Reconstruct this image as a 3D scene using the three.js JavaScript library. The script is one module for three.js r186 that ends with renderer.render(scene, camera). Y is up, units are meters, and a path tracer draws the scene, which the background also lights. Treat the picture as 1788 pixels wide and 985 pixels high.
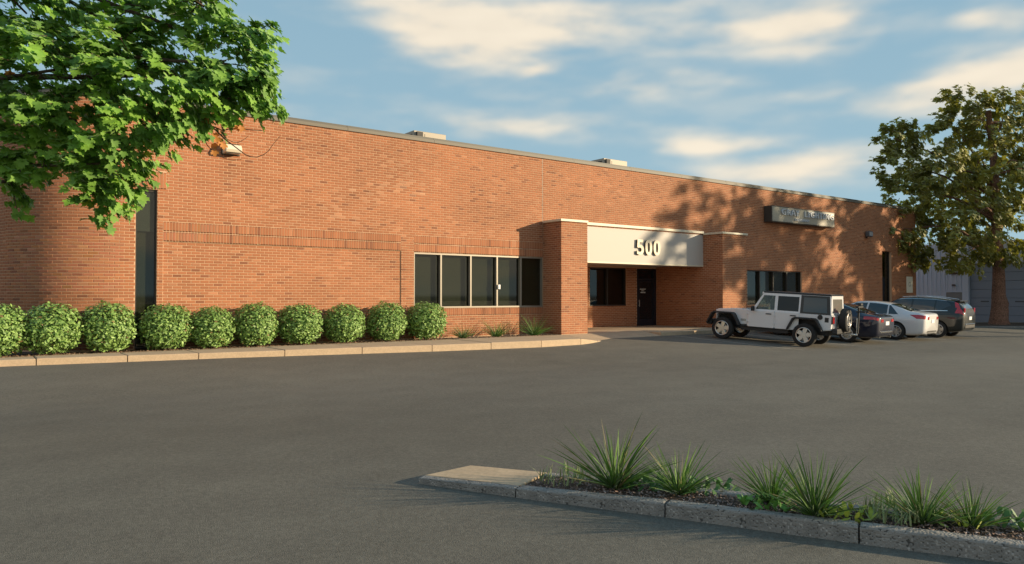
import * as THREE from 'three';
import { mergeGeometries, mergeVertices, toCreasedNormals } from 'three/addons/utils/BufferGeometryUtils.js';
import { ImprovedNoise } from 'three/addons/math/ImprovedNoise.js';
import { RoundedBoxGeometry } from 'three/addons/geometries/RoundedBoxGeometry.js';
import { TextGeometry } from 'three/addons/geometries/TextGeometry.js';
import { FontLoader } from 'three/addons/loaders/FontLoader.js';
import { Brush, Evaluator, SUBTRACTION } from 'three-bvh-csg';

// ---------------------------------------------------------------- camera, sky, sun, exposure
const scene = new THREE.Scene();
const PHI = THREE.MathUtils.degToRad(36.55), EYE = 1.36, ZC = 21.19, F = 1300;
const camera = new THREE.PerspectiveCamera(2 * Math.atan(492.5 / F) * 180 / Math.PI, 1788 / 985, 0.1, 900);
camera.position.set(0, EYE, ZC);
camera.lookAt(Math.sin(PHI) * 100, EYE + 100 * 24.5 / F, ZC - Math.cos(PHI) * 100);
const renderer = new THREE.WebGLRenderer({ antialias: true });
renderer.toneMapping = THREE.LinearToneMapping;
renderer.toneMappingExposure = 1.45;
renderer.shadowMap.enabled = true;
const SUN = new THREE.Vector3(1.1, 0.345, 1.03).normalize();
const sun = new THREE.DirectionalLight(new THREE.Color().setRGB(1, 0.80, 0.53), 5.0);
sun.position.copy(SUN).multiplyScalar(120).add(new THREE.Vector3(20, 0, 5));
sun.target.position.set(20, 0, 5);
sun.castShadow = true; sun.shadow.radius = 1.4;
Object.assign(sun.shadow.camera, { left: -50, right: 50, top: 40, bottom: -40, near: 1, far: 260 });
sun.shadow.mapSize.set(4096, 4096);
scene.add(sun, sun.target);

// seeded random numbers and noise
function rng(seed) { let a = seed >>> 0; return () => { a = (a + 0x6D2B79F5) >>> 0; let t = a; t = Math.imul(t ^ (t >>> 15), t | 1); t ^= t + Math.imul(t ^ (t >>> 7), t | 61); return ((t ^ (t >>> 14)) >>> 0) / 4294967296; }; }
const PN = new ImprovedNoise();
const n3 = (x, y, z) => PN.noise(x, y, z);
function fbm(x, y, z, o = 5) { let s = 0, a = 0.5, f = 1; for (let i = 0; i < o; i++) { s += a * n3(x * f, y * f, z * f + i * 7.3); a *= 0.5; f *= 2.03; } return s; }
const sm = (a, b, x) => { const t = Math.min(1, Math.max(0, (x - a) / (b - a))); return t * t * (3 - 2 * t); };
const lerp = (a, b, t) => a + (b - a) * t;

// the sky: blue air, creamy streaks of evening cloud
{
  const W = 2048, H = 1024, data = new Float32Array(W * H * 4);
  // cloud banks: heading and height in degrees, half-widths, strength
  const banks = [];
  const px = (x, y, rx, ry, a) => banks.push([36.55 + Math.atan((x - 894) / F) * 57.3, Math.atan((517 - y) / F * Math.cos(Math.atan((x - 894) / F))) * 57.3, rx / F * 50, ry / F * 57.3, a]);
  for (const b of [[740, 30, 170, 60, 1.0], [930, 75, 190, 62, 0.95], [900, 5, 300, 36, 0.55], [1400, 45, 150, 48, 1.2], [1190, 70, 180, 60, 0.42], [1630, 158, 160, 28, 0.85], [1800, 110, 120, 56, 0.8],
    [995, 124, 42, 10, 0.6], [850, 225, 110, 32, 0.75], [1010, 215, 150, 24, 0.5], [1255, 236, 110, 24, 0.95], [1420, 292, 200, 42, 0.8], [1140, 165, 160, 15, 0.55], [1790, 22, 70, 18, 0.6], [1330, 175, 200, 30, 0.25], [1260, 325, 220, 34, 0.5]]) px(...b);
  const R = rng(11);
  for (let i = 0; i < 150; i++) {
    const az = R() * 360 - 180, el = 3 + R() * R() * 70, d = Math.abs(((az - 36.55 + 540) % 360) - 180);
    if (d < 48 && el < 30) continue;
    banks.push([az, el, 6 + R() * 10, 1.5 + R() * 4, 0.4 + R() * 0.7]);
  }
  for (let j = 0; j < H; j++) {
    const el = ((j + 0.5) / H - 0.5) * 180;
    const near = banks.filter((b) => Math.abs(el - b[1]) < b[3] * 3.2);
    for (let i = 0; i < W; i++) {
      const th = ((i + 0.5) / W - 0.5) * 2 * Math.PI, dx = Math.cos(th), dz = Math.sin(th), az = Math.atan2(dx, -dz) * 57.29578;
      const h = Math.max(0, el) / 90, t = Math.pow(h, 0.55);
      let r = lerp(0.30, 0.07, t), g = lerp(0.43, 0.18, t), b = lerp(0.48, 0.305, t);
      const c = Math.cos(el / 57.3), wx = dx * c, wz = dz * c, wy = Math.sin(el / 57.3);
      let dens = 0;
      const w1 = fbm(wx * 3.1 + 4, wy * 9, wz * 3.1, 4), w2 = fbm(wx * 3.1 - 9, wy * 9 + 3, wz * 3.1 + 5, 4);
      for (const k of near) {
        let da = ((az - k[0] + 540) % 360) - 180; da = (da + w1 * 9) / k[2]; const de = (el - k[1] + w2 * 3.2) / k[3];
        const q = da * da + de * de; if (q < 9) dens += k[4] * Math.exp(-q * 0.9);
      }
      const fine = fbm(wx * 10, wy * 40, wz * 10, 6);
      dens = sm(0.20, 1.30, dens * (1.0 + fine * 1.0) + fine * 0.12 + w2 * 0.06);
      dens = Math.max(dens, 0.20 * sm(-0.05, 0.45, fine * 0.7 + w1 * 0.8) * sm(2, 12, el));
      dens *= 0.9;
      const cr = 0.665 + fine * 0.10, cg = 0.578 + fine * 0.09, cb = 0.455 + fine * 0.07;
      r = lerp(r, cr, dens); g = lerp(g, cg, dens); b = lerp(b, cb, dens);
      if (el < 0) { const k = sm(0, -6, el); r = lerp(r, 0.12, k); g = lerp(g, 0.115, k); b = lerp(b, 0.10, k); }
      const o = (j * W + i) * 4; data[o] = r; data[o + 1] = g; data[o + 2] = b; data[o + 3] = 1;
    }
  }
  const tex = new THREE.DataTexture(data, W, H, THREE.RGBAFormat, THREE.FloatType);
  tex.mapping = THREE.EquirectangularReflectionMapping; tex.magFilter = THREE.LinearFilter; tex.needsUpdate = true;
  scene.background = tex; scene.environment = tex;
}

// ---------------------------------------------------------------- helpers
const taken = {};
function numbered(n) { taken[n] = (taken[n] ?? -1) + 1; return taken[n] ? n + '_' + String(taken[n]).padStart(3, '0') : n; }
function shade(o) { o.castShadow = true; o.receiveShadow = true; return o; }
function tag(o, label, category, group, kind) { o.userData.label = label; o.userData.category = category; if (group) o.userData.group = group; if (kind) o.userData.kind = kind; return o; }
function thing(name, label, category, [x, y, z] = [0, 0, 0], turn = 0, group) {
  const o = new THREE.Group(); o.name = numbered(name); o.position.set(x, y, z); o.rotation.y = turn; scene.add(o); return tag(o, label, category, group);
}
function part(name, geo, mat, parent) { const m = shade(new THREE.Mesh(geo, mat)); m.name = name; parent.add(m); return m; }
function structure(name, geo, mat, label, category) { const m = part(numbered(name), geo, mat, scene); m.userData.kind = 'structure'; if (label) { m.userData.label = label; m.userData.category = category; } return m; }
function box(w, h, d, x = 0, y = 0, z = 0) { return new THREE.BoxGeometry(w, h, d).translate(x, y, z); }
function rbox(w, h, d, x = 0, y = 0, z = 0, r = 0.015, s = 2) { return new RoundedBoxGeometry(w, h, d, s, Math.min(r, w / 2.1, h / 2.1, d / 2.1)).translate(x, y, z); }
function span(x0, x1, y0, y1, z0, z1) { return box(x1 - x0, y1 - y0, z1 - z0, (x0 + x1) / 2, (y0 + y1) / 2, (z0 + z1) / 2); }
function merged(list) { return mergeGeometries(list.map((g) => { const q = g.index ? g.toNonIndexed() : g.clone(); for (const k of Object.keys(q.attributes)) if (!['position', 'normal', 'uv'].includes(k)) q.deleteAttribute(k); return q; })); }
const V = (x, y, z) => new THREE.Vector3(x, y, z);
// photograph direction and distance to a place in the world
function at(px, py, depth) {
  const l = (px - 894) / F * depth, y = EYE + (517 - py) / F * depth;
  return V(depth * Math.sin(PHI) + l * Math.cos(PHI), y, ZC - (depth * Math.cos(PHI) - l * Math.sin(PHI)));
}
function toPixel(p) { const dz = ZC - p.z, d = p.x * Math.sin(PHI) + dz * Math.cos(PHI), l = p.x * Math.cos(PHI) - dz * Math.sin(PHI); return [894 + F * l / d, 517 - F * (p.y - EYE) / d, d]; }
// a tapered tube through points
function taper(pts, r0, r1, sides = 7, segs = 8, wob = 0) {
  const c = new THREE.CatmullRomCurve3(pts), P = c.getSpacedPoints(segs), pos = [], uv = [], idx = [];
  let nrm = V(0, 0, 1);
  for (let i = 0; i <= segs; i++) {
    const t = P[Math.min(segs, i + 1)].clone().sub(P[Math.max(0, i - 1)]).normalize();
    const b = t.clone().cross(Math.abs(t.z) < 0.9 ? nrm : V(1, 0, 0)).normalize(), n = b.clone().cross(t).normalize();
    const r = lerp(r0, r1, i / segs);
    for (let k = 0; k <= sides; k++) {
      const a = k / sides * 2 * Math.PI, rr = r * (1 + wob * n3(P[i].y * 2.1, Math.cos(a) * 1.7 + 3, Math.sin(a) * 1.7));
      const q = P[i].clone().addScaledVector(n, Math.cos(a) * rr).addScaledVector(b, Math.sin(a) * rr);
      pos.push(q.x, q.y, q.z); uv.push(k / sides * 2 * Math.PI * r0, i / segs * c.getLength());
    }
  }
  for (let i = 0; i < segs; i++) for (let k = 0; k < sides; k++) { const a = i * (sides + 1) + k, b = a + sides + 1; idx.push(a, b, a + 1, b, b + 1, a + 1); }
  const g = new THREE.BufferGeometry();
  g.setAttribute('position', new THREE.Float32BufferAttribute(pos, 3)); g.setAttribute('uv', new THREE.Float32BufferAttribute(uv, 2)); g.setIndex(idx); g.computeVertexNormals(); return g;
}
// a slab over a ground polygon [x, z], with a chamfered top edge
function slab(poly, y0, y1, ch = 0.012) {
  const s = new THREE.Shape(poly.map(([x, z]) => new THREE.Vector2(x, -z)));
  const g = new THREE.ExtrudeGeometry(s, { depth: y1 - y0 - ch, bevelEnabled: true, bevelThickness: ch, bevelSize: ch, bevelOffset: -ch, bevelSegments: 2 });
  return g.rotateX(-Math.PI / 2).translate(0, y0, 0);
}
function texture(size, fn, repeat, srgb = true) {
  const d = new Uint8Array(size * size * 4);
  for (let j = 0; j < size; j++) for (let i = 0; i < size; i++) { const c = fn(i / size, j / size), o = (j * size + i) * 4; for (let k = 0; k < 3; k++) d[o + k] = Math.max(0, Math.min(255, (Array.isArray(c) ? c[k] : c) * 255)); d[o + 3] = 255; }
  const t = new THREE.DataTexture(d, size, size); t.wrapS = t.wrapT = THREE.RepeatWrapping; t.magFilter = THREE.LinearFilter; t.minFilter = THREE.LinearMipmapLinearFilter; t.generateMipmaps = true;
  if (srgb) t.colorSpace = THREE.SRGBColorSpace; if (repeat) t.repeat.set(repeat, repeat); t.needsUpdate = true; return t;
}
const rgb = (r, g, b) => new THREE.Color().setRGB(r, g, b);
const std = (c, roughness = 0.8, metalness = 0, extra = {}) => new THREE.MeshStandardMaterial({ color: rgb(...c), roughness, metalness, ...extra });

// ---------------------------------------------------------------- materials
const RT = rng(5);
const speck = []; for (let i = 0; i < 1024 * 1024; i++) speck.push(RT());
const spk = (u, v) => speck[((v * 1024) | 0) * 1024 + ((u * 1024) | 0)];
const vn = (u, v, n, seed) => { const h = (i, j) => speck[(((j % n + n) % n) * 1031 + ((i % n + n) % n) * 7919 + seed * 3571) % (1024 * 1024)], x = u * n, y = v * n, i = Math.floor(x), j = Math.floor(y), a = x - i, b = y - j, p = a * a * (3 - 2 * a), q = b * b * (3 - 2 * b); return lerp(lerp(h(i, j), h(i + 1, j), p), lerp(h(i, j + 1), h(i + 1, j + 1), p), q) - 0.5; };
const asphaltMap = texture(1024, (u, v) => { const s = spk(u, v), s2 = spk((u * 0.5 + 0.31) % 1, (v * 0.5 + 0.17) % 1), c = 0.80 + vn(u, v, 7, 2) * 0.05 + vn(u, v, 90, 4) * 0.10 + vn(u, v, 300, 5) * 0.16 + (s - 0.5) * 0.16 + (s2 > 0.972 ? 0.16 : 0) - (s2 < 0.03 ? 0.16 : 0); return [c, c * 0.985, c * 0.95]; });
const asphaltBump = texture(1024, (u, v) => 0.5 + (spk(u, v) - 0.5) * 0.8, 0, false);
const concreteMap = texture(512, (u, v) => { const c = 0.86 + vn(u, v, 5, 6) * 0.07 + vn(u, v, 40, 8) * 0.08 + (spk(u, v) - 0.5) * 0.10; return [c, c * 0.985, c * 0.96]; });
const aggregateMap = texture(512, (u, v) => { const s = spk(u * 0.5, v * 0.5), p = vn(u, v, 90, 3), p2 = vn(u, v, 60, 12); const c = 0.76 + vn(u, v, 12, 9) * 0.14 + (p > 0.34 ? -0.3 : p2 < -0.36 ? 0.18 : 0) + (s - 0.5) * 0.14; return [c, c * 0.99, c * 0.97]; });
const aggregateBump = texture(512, (u, v) => 0.5 - vn(u, v, 90, 3) * 0.8, 0, false);
const barkMap = texture(256, (u, v) => { const c = 0.78 + vn(u * 0.999, v * 0.999, 24, 2) * 0.25 + vn((u * 4) % 1, v, 20, 7) * 0.45; return [c, c * 0.96, c * 0.92]; });
const M = {
  asphalt: std([0.190, 0.185, 0.167], 0.9, 0, { map: asphaltMap, bumpMap: asphaltBump, bumpScale: 0.004, vertexColors: true }),
  paint: std([0.5, 0.48, 0.44], 0.8, 0, { map: concreteMap }),
  concrete: std([0.64, 0.50, 0.36], 0.9, 0, { map: concreteMap }),
  kerb: std([0.42, 0.41, 0.40], 0.9, 0, { map: aggregateMap, bumpMap: aggregateBump, bumpScale: 0.008 }),
  soil: std([0.13, 0.085, 0.06], 1, 0, { map: aggregateMap, bumpMap: aggregateBump, bumpScale: 0.015 }),
  mortar: std([0.56, 0.36, 0.23], 0.95),
  brick: std([1, 1, 1], 0.85),
  coping: std([0.145, 0.13, 0.105], 0.6, 0.0), copingTop: std([0.09, 0.088, 0.08], 0.6, 0.2),
  fascia: std([0.47, 0.435, 0.40], 0.6),
  cream: std([0.70, 0.62, 0.48], 0.55), capWhite: std([0.60, 0.54, 0.42], 0.5),
  frame: std([0.055, 0.05, 0.045], 0.4, 0.6), frameLight: std([0.26, 0.23, 0.19], 0.45, 0.3), blind: std([0.46, 0.46, 0.37], 0.8), blindLight: std([0.66, 0.70, 0.72], 0.7), 
  glass: new THREE.MeshPhysicalMaterial({ color: rgb(0.44, 0.46, 0.42), roughness: 0.02, transmission: 1, thickness: 0, ior: 1.5 }),
  doorPaint: std([0.012, 0.016, 0.026], 0.35), white: std([0.8, 0.8, 0.78], 0.5), roofing: std([0.12, 0.12, 0.12], 0.95),
  steel: std([0.45, 0.45, 0.46], 0.3, 0.9), hvac: std([0.33, 0.30, 0.25], 0.6, 0.2), hvacDark: std([0.05, 0.045, 0.04], 0.7),
  siding: std([0.47, 0.545, 0.70], 0.55, 0.05), shutter: std([0.20, 0.245, 0.33], 0.6), shutterGap: std([0.08, 0.09, 0.11], 0.7), greyDoor: std([0.19, 0.20, 0.22], 0.6),
  bark: std([0.20, 0.155, 0.12], 0.95, 0, { map: barkMap, bumpMap: barkMap, bumpScale: 0.02 }), barkRed: std([0.42, 0.25, 0.19], 0.95, 0, { map: barkMap, bumpMap: barkMap, bumpScale: 0.04 }), twig: std([0.07, 0.045, 0.03], 0.9),
};
const leafMat = (c, extra = {}) => new THREE.MeshPhysicalMaterial({ color: rgb(...c), roughness: 0.7, transmission: 0.4, thickness: 0, side: THREE.DoubleSide, ...extra });

// ---------------------------------------------------------------- ground
function gy(x, z) {
  let y = z < 2.5 ? -0.15 : z < 7 ? lerp(-0.15, -0.42, (z - 2.5) / 4.5) : z < 14 ? lerp(-0.42, -0.40, (z - 7) / 7) : -0.40;
  if (x > 43) y = lerp(y, -0.42, sm(43, 48, x));
  return y;
}
{
  const xs = [], zs = [];
  for (let x = -160; x < 260; x += (x > -8 && x < 46) ? 0.5 : 6) xs.push(x);
  for (let z = -120; z < 200; z += (z > -1 && z < 24) ? 0.5 : 6) zs.push(z);
  const pos = [], col = [], uv = [], idx = [];
  for (const z of zs) for (const x of xs) {
    pos.push(x, gy(x, z), z); uv.push(x / 2.7 + z * 0.03, z / 2.7 - x * 0.03);
    const c = 1 + fbm(x * 0.11, z * 0.16, 2, 4) * 0.42 + fbm(x * 0.35, z * 1.4, 4, 3) * 0.16 + fbm(x * 0.9, z * 0.9, 9, 3) * 0.16, w = fbm(x * 0.2, z * 0.2, 5, 3) * 0.05;
    col.push(c * (1 + w), c, c * (1 - w));
  }
  for (let j = 0; j < zs.length - 1; j++) for (let i = 0; i < xs.length - 1; i++) { const a = j * xs.length + i, b = a + xs.length; idx.push(a, b, a + 1, b, b + 1, a + 1); }
  const g = new THREE.BufferGeometry();
  g.setAttribute('position', new THREE.Float32BufferAttribute(pos, 3)); g.setAttribute('color', new THREE.Float32BufferAttribute(col, 3)); g.setAttribute('uv', new THREE.Float32BufferAttribute(uv, 2)); g.setIndex(idx); g.computeVertexNormals();
  structure('parking_lot', g, M.asphalt);
}
// kerb line in front of the shrubs
const kerbLine = [[-9, 0.75], [-4, 1.35], [0.7, 1.86], [3, 2.2], [6.6, 2.66], [11, 3.2], [14.2, 3.42], [16.2, 3.3], [17.5, 2.75], [18.6, 2.0]];
function kerbAt(x) { for (let i = 1; i < kerbLine.length; i++) if (x <= kerbLine[i][0]) { const [a, b] = [kerbLine[i - 1], kerbLine[i]]; return lerp(a[1], b[1], (x - a[0]) / (b[0] - a[0])); } return 2; }
// the paving dips to the asphalt beside the entrance
function dip(g) { const p = g.attributes.position; for (let i = 0; i < p.count; i++) if (p.getY(i) > -0.1) p.setY(i, p.getY(i) - 0.155 * sm(15.8, 17.6, p.getX(i)) * sm(1.2, 2.2, p.getZ(i))); g.computeVertexNormals(); return g; }
const walk = new THREE.Group(); walk.name = 'pavement'; walk.userData.kind = 'structure'; scene.add(walk);
{
  const cuts = [-9, -7, -5, -3.1, -1.2, 0.5, 1.35, 3.1, 4.6, 6.6, 8.6, 10.6, 12.5, 14.3, 16.0, 17.12];
  for (let i = 0; i + 1 < cuts.length; i++) {
    const a = cuts[i] + 0.010, b = cuts[i + 1] - 0.010, m = (a + b) / 2, bk = () => 1.12;
    part('kerb_slab', dip(slab([[a, bk(a)], [a, kerbAt(a)], [m, kerbAt(m)], [b, kerbAt(b)], [b, bk(b)]], -0.55, 0.0 - 0.004 * ((i * 7) % 3), 0.02)), M.concrete, walk);
  }
  part('path_slab', dip(slab([[17.132, 1.06], [17.132, kerbAt(17.13)], [17.6, 2.62], [18.6, 2.0], [21.3, 1.9], [21.3, 1.06]], -0.5, -0.006, 0.02)), M.concrete, walk);
  for (const [a, b] of [[21.32, 24.3], [24.32, 27.8], [27.82, 31], [31.02, 34.5], [34.52, 38], [38.02, 41.5], [41.52, 45.2]]) part('path_slab', slab([[a, a > 27 ? 0.02 : 1.06], [a, 1.9], [b, 1.9], [b, a > 27 ? 0.02 : 1.06]], -0.5, -0.004, 0.02), M.concrete, walk);
  part('path_slab', slab([[18.40, -2.74], [18.40, 1.05], [22.2, 1.05], [22.2, -2.74]], -0.5, -0.003, 0.012), M.concrete, walk);
  part('path_slab', slab([[22.215, -2.74], [22.215, 1.05], [26.12, 1.05], [26.12, -2.74]], -0.5, -0.005, 0.012), M.concrete, walk);
}
structure('planting_bed', slab([[-9, -6], [0.74, -6], [0.74, -2.6], [1.5, -0.78], [3.35, -0.012], [17.10, -0.012], [17.10, 1.11], [-9, 1.11]], -0.5, -0.03, 0.01), M.soil);
// faded parking lines under the cars
function stripe(x, z, a, len) {
  const pos = [], uv = [], idx = [], n = 12, d = [Math.sin(a), -Math.cos(a)], s = [Math.cos(a), Math.sin(a)];
  for (let i = 0; i <= n; i++) for (const k of [-0.05, 0.05]) { const px = x + d[0] * len * i / n + s[0] * k, pz = z + d[1] * len * i / n + s[1] * k; pos.push(px, gy(px, pz) + 0.005, pz); uv.push(k * 2, len * i / n); if (i < n && k < 0) idx.push(2 * i, 2 * i + 1, 2 * i + 2, 2 * i + 1, 2 * i + 3, 2 * i + 2); }
  const g = new THREE.BufferGeometry(); g.setAttribute('position', new THREE.Float32BufferAttribute(pos, 3)); g.setAttribute('uv', new THREE.Float32BufferAttribute(uv, 2)); g.setIndex(idx); g.computeVertexNormals();
  structure('parking_line', g, M.paint);
}
for (const [x, z] of [[22.3, 7.2], [25.7, 7.3], [29.0, 7.3], [32.3, 7.3], [35.6, 7.3], [38.9, 7.3]]) stripe(x, z, -0.13, 5.0);

// ---------------------------------------------------------------- the brick building
const B = thing('brick_building', 'long single storey orange brick building with recessed entrance and flat roof', 'building', [0, 0, 0]);
const CH = 0.0775, BL = 0.232, JT = 0.0125, H = 6.4;
const bricks = [];
const RB = rng(77);
function brickColour(x, y) {
  const patch = fbm(x * 0.35 + 3, y * 0.6, 1, 3), r = RB();
  let c = [0.355, 0.135, 0.060];
  const k = 0.94 + (RB() - 0.5) * 0.22 + patch * 0.38; c = c.map((v) => v * k);
  if (r < 0.045) c = [c[0] * 0.68, c[1] * 0.66, c[2] * 0.72]; else if (r > 0.95) c = [c[0] * 1.16, c[1] * 1.32, c[2] * 1.5];
  const eff = sm(0.05, 0.4, fbm(x * 0.5 - 8, y * 0.9 + 4, 6, 4) + 0.12) * sm(8, 9.5, x) * sm(15.5, 13, x) * sm(3.4, 3.8, y) * sm(5.9, 5.2, y);   // mottled, re-pointed patch in the long wall
  if (eff > 0 && RB() < eff * 0.32) c = [c[0] * 1.12 + 0.03, c[1] * 1.2 + 0.035, c[2] * 1.25 + 0.03];
  const st = (a, y0, y1) => Math.abs(x - a) < 0.13 && y > y0 && y < y1;
  if (st(5.98, 4.3, 5.25) || st(6.45, 4.15, 5.2)) c = c.map((v) => v * 0.86);   // run-off under the wall lamp
  if (x > 14.4 && x < 14.6 && y < 0.95) c = c.map((v) => v * 0.75);
  return c;
}
function addBrick(p, ry, len, h, soldier) { if (len < 0.03) return; bricks.push({ p, ry, len, h, c: brickColour(p.x + (Math.abs(ry) > 0.7 ? p.z : 0), p.y) }); }
function cutRow(a, b, holes, yc) { let iv = [[a, b]]; for (const h of holes) if (yc > h[2] && yc < h[3]) { const o = []; for (const [p, q] of iv) { if (h[1] <= p || h[0] >= q) { o.push([p, q]); continue; } if (h[0] > p) o.push([p, h[0]]); if (h[1] < q) o.push([h[1], q]); } iv = o; } return iv; }
// running bond over a flat panel: place(u) gives the world point of the face at distance u along it
function bond(place, ry, u0, u1, y0, y1, holes = []) {
  let row = 0;
  for (let c = Math.round(y0 / CH); ; c++) {
    const b0 = Math.max(c * CH, y0), b1 = Math.min((c + 1) * CH, y1); if (c * CH > y1) break; row = c; if (b1 - b0 < 0.03) continue;
    const yc = (b0 + b1) / 2, h = b1 - b0 - JT;
    for (const [p, q] of cutRow(u0, u1, holes, yc)) {
      const off = (row & 1 ? 0 : BL / 2);
      let k = Math.floor((p - off) / BL) * BL + off;
      for (; k < q; k += BL) { const s = Math.max(k, p), e = Math.min(k + BL, q); addBrick(place((s + e) / 2, yc), typeof ry === 'function' ? ry((s + e) / 2) : ry, e - s - JT, h); }
    }
  }
}
function soldiers(place, ry, u0, u1, y0, y1, rows = 1) {
  const n = Math.round((u1 - u0) / CH), w = (u1 - u0) / n, hh = (y1 - y0) / rows;
  for (let r = 0; r < rows; r++) for (let i = 0; i < n; i++) { const p = place(u0 + (i + 0.5) * w, y0 + (r + 0.5) * hh); bricks.push({ p, ry, len: w - JT, h: hh - JT, c: brickColour(p.x, p.y) }); }
}
const wallXY = (z) => (u, y) => V(u, y, z);
const R0 = 2.6, XA = 3.35;                                                       // the rounded corner
const SLOT = [3.62, 4.13, -1, 4.15], WIN1 = [11.77, 17.12, 0.96, 2.78], REC = [17.12, 27.77, -1, 4.02], WIN2 = [29.27, 33.67, 0.96, 2.58], SLOT2 = [41.61, 42.64, -1, 3.9];
const PANEL = [4.28, 11.3, -1, 2.80], SOL1 = [4.28, 11.3, 2.80, 3.33], SOL2 = [11.77, 17.12, 2.78, 3.33], SOL3 = [11.77, 17.12, 0.70, 0.96], LINT = [3.4, 4.35, 4.15, 4.63], JOINT = [17.10, 17.12, 3.9, 7];
const holes = [SLOT, WIN1, REC, WIN2, SLOT2, PANEL, SOL1, SOL2, SOL3, LINT, JOINT];
const hugging = (u, y) => { if (u >= XA) return V(u, y, 0); const t = (XA - u) / R0; return V(XA - Math.sin(t) * R0, y, -R0 + Math.cos(t) * R0); };
bond(hugging, (u) => u >= XA ? 0 : -(XA - u) / R0, XA - R0 * Math.PI / 2, 45.56, 0, H, holes);
bond(wallXY(-0.03), 0, PANEL[0], PANEL[1], 0, PANEL[3]);
soldiers(wallXY(0), 0, SOL1[0], SOL1[1], SOL1[2], SOL1[3], 2);
soldiers(wallXY(-0.001), 0, SOL2[0], SOL2[1], SOL2[2], SOL2[3], 2);
soldiers(wallXY(0), 0, SOL3[0], SOL3[1], SOL3[2], SOL3[3], 1);
soldiers(wallXY(0), 0, LINT[0], LINT[1], LINT[2], LINT[3], 1);
bond((u, y) => V(XA - R0, y, u), -Math.PI / 2, -7.6, -R0, 0, H);
bond((u, y) => V(45.56, y, -u), Math.PI / 2, 0, 6, 0, H);
const PZ = 1.03, RZ = -2.75, PH = 4.02;
bond(wallXY(PZ), 0, 17.12, 18.38, 0, PH); bond(wallXY(PZ), 0, 26.14, 27.77, 0, PH);
bond((u, y) => V(17.12, y, u), -Math.PI / 2, 0.0, PZ, 0, PH);
bond((u, y) => V(26.14, y, u), -Math.PI / 2, RZ, PZ, 0, PH);
bond((u, y) => V(18.38, y, u), Math.PI / 2, RZ, PZ, 0, PH);
bond((u, y) => V(27.77, y, u), Math.PI / 2, 0, PZ, 0, PH);
const RWIN = [21.95, 24.18, 0.92, 2.62], RDOOR = [24.86, 26.14, -1, 2.62];
bond(wallXY(RZ), 0, 18.38, 26.14, 0, 2.66, [RWIN, RDOOR]);
// the mortar bed behind the brick faces: wall bodies with their openings
{
  const T = 0.007, list = [];
  function body(x0, x1, y0, y1, hs, zf, th) {
    const xs = [...new Set([x0, x1, ...hs.flatMap((h) => [h[0], h[1]])])].filter((x) => x >= x0 && x <= x1).sort((a, b) => a - b);
    for (let i = 0; i + 1 < xs.length; i++) {
      const m = (xs[i] + xs[i + 1]) / 2; let iv = [[y0, y1]];
      for (const h of hs) if (m > h[0] && m < h[1]) iv = iv.flatMap(([p, q]) => h[3] <= p || h[2] >= q ? [[p, q]] : [[p, Math.max(p, h[2])], [Math.min(q, h[3]), q]].filter(([s, e]) => e - s > 1e-4));
      for (const [p, q] of iv) list.push(span(xs[i], xs[i + 1], p, q, zf - th, zf));
    }
  }
  body(XA, 45.55, -0.5, H, [SLOT, WIN1, REC, WIN2, SLOT2, PANEL, JOINT], -T, 0.3);
  list.push(span(PANEL[0], PANEL[1], -0.5, PANEL[3], -0.307, -0.037));
  list.push(span(17.127, 18.373, -0.5, PH, RZ - 0.2, PZ - T), span(26.147, 27.763, -0.5, PH, RZ - 0.2, PZ - T));
  body(18.38, 26.14, -0.5, 3.0, [RWIN, RDOOR], RZ - T, 0.2);
  list.push(span(XA - R0 + T, XA - R0 + 0.3, -0.5, H, -24, -R0), span(45.25, 45.553, -0.5, H, -24, -0.3), span(XA - R0, 45.55, -0.5, H, -24.3, -24));
  const cyl = new THREE.CylinderGeometry(R0 - T, R0 - T, H + 0.5, 40, 1, true, -Math.PI / 2, Math.PI / 2).translate(XA, H / 2 - 0.25, -R0);
  list.push(cyl);
  part('wall', merged(list), M.mortar, B);
  part('sealant_joint', span(17.101, 17.119, 4.06, H - 0.01, -0.2, -0.012), M.frame, B);
  part('roof', span(1.2, 45.2, 6.1, 6.3, -23.9, -0.32), M.roofing, B);
  part('entrance_ceiling', span(18.39, 26.13, 2.70, 2.8, RZ + 0.01, -0.26), M.fascia, B);
  const inside = [span(11.5, 17.1, 0.1, 0.15, -3, -0.34), span(11.5, 17.1, 0.15, 3.2, -3.1, -3), span(29, 34, 0.1, 3.2, -3.1, -3), span(20.5, 26.5, -0.1, 3, -5.6, -5.5), span(3.3, 5, 0, 5, -1.6, -1.5)];
  for (const g of inside) part('inner_wall', g, M.blind, B);
}
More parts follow.
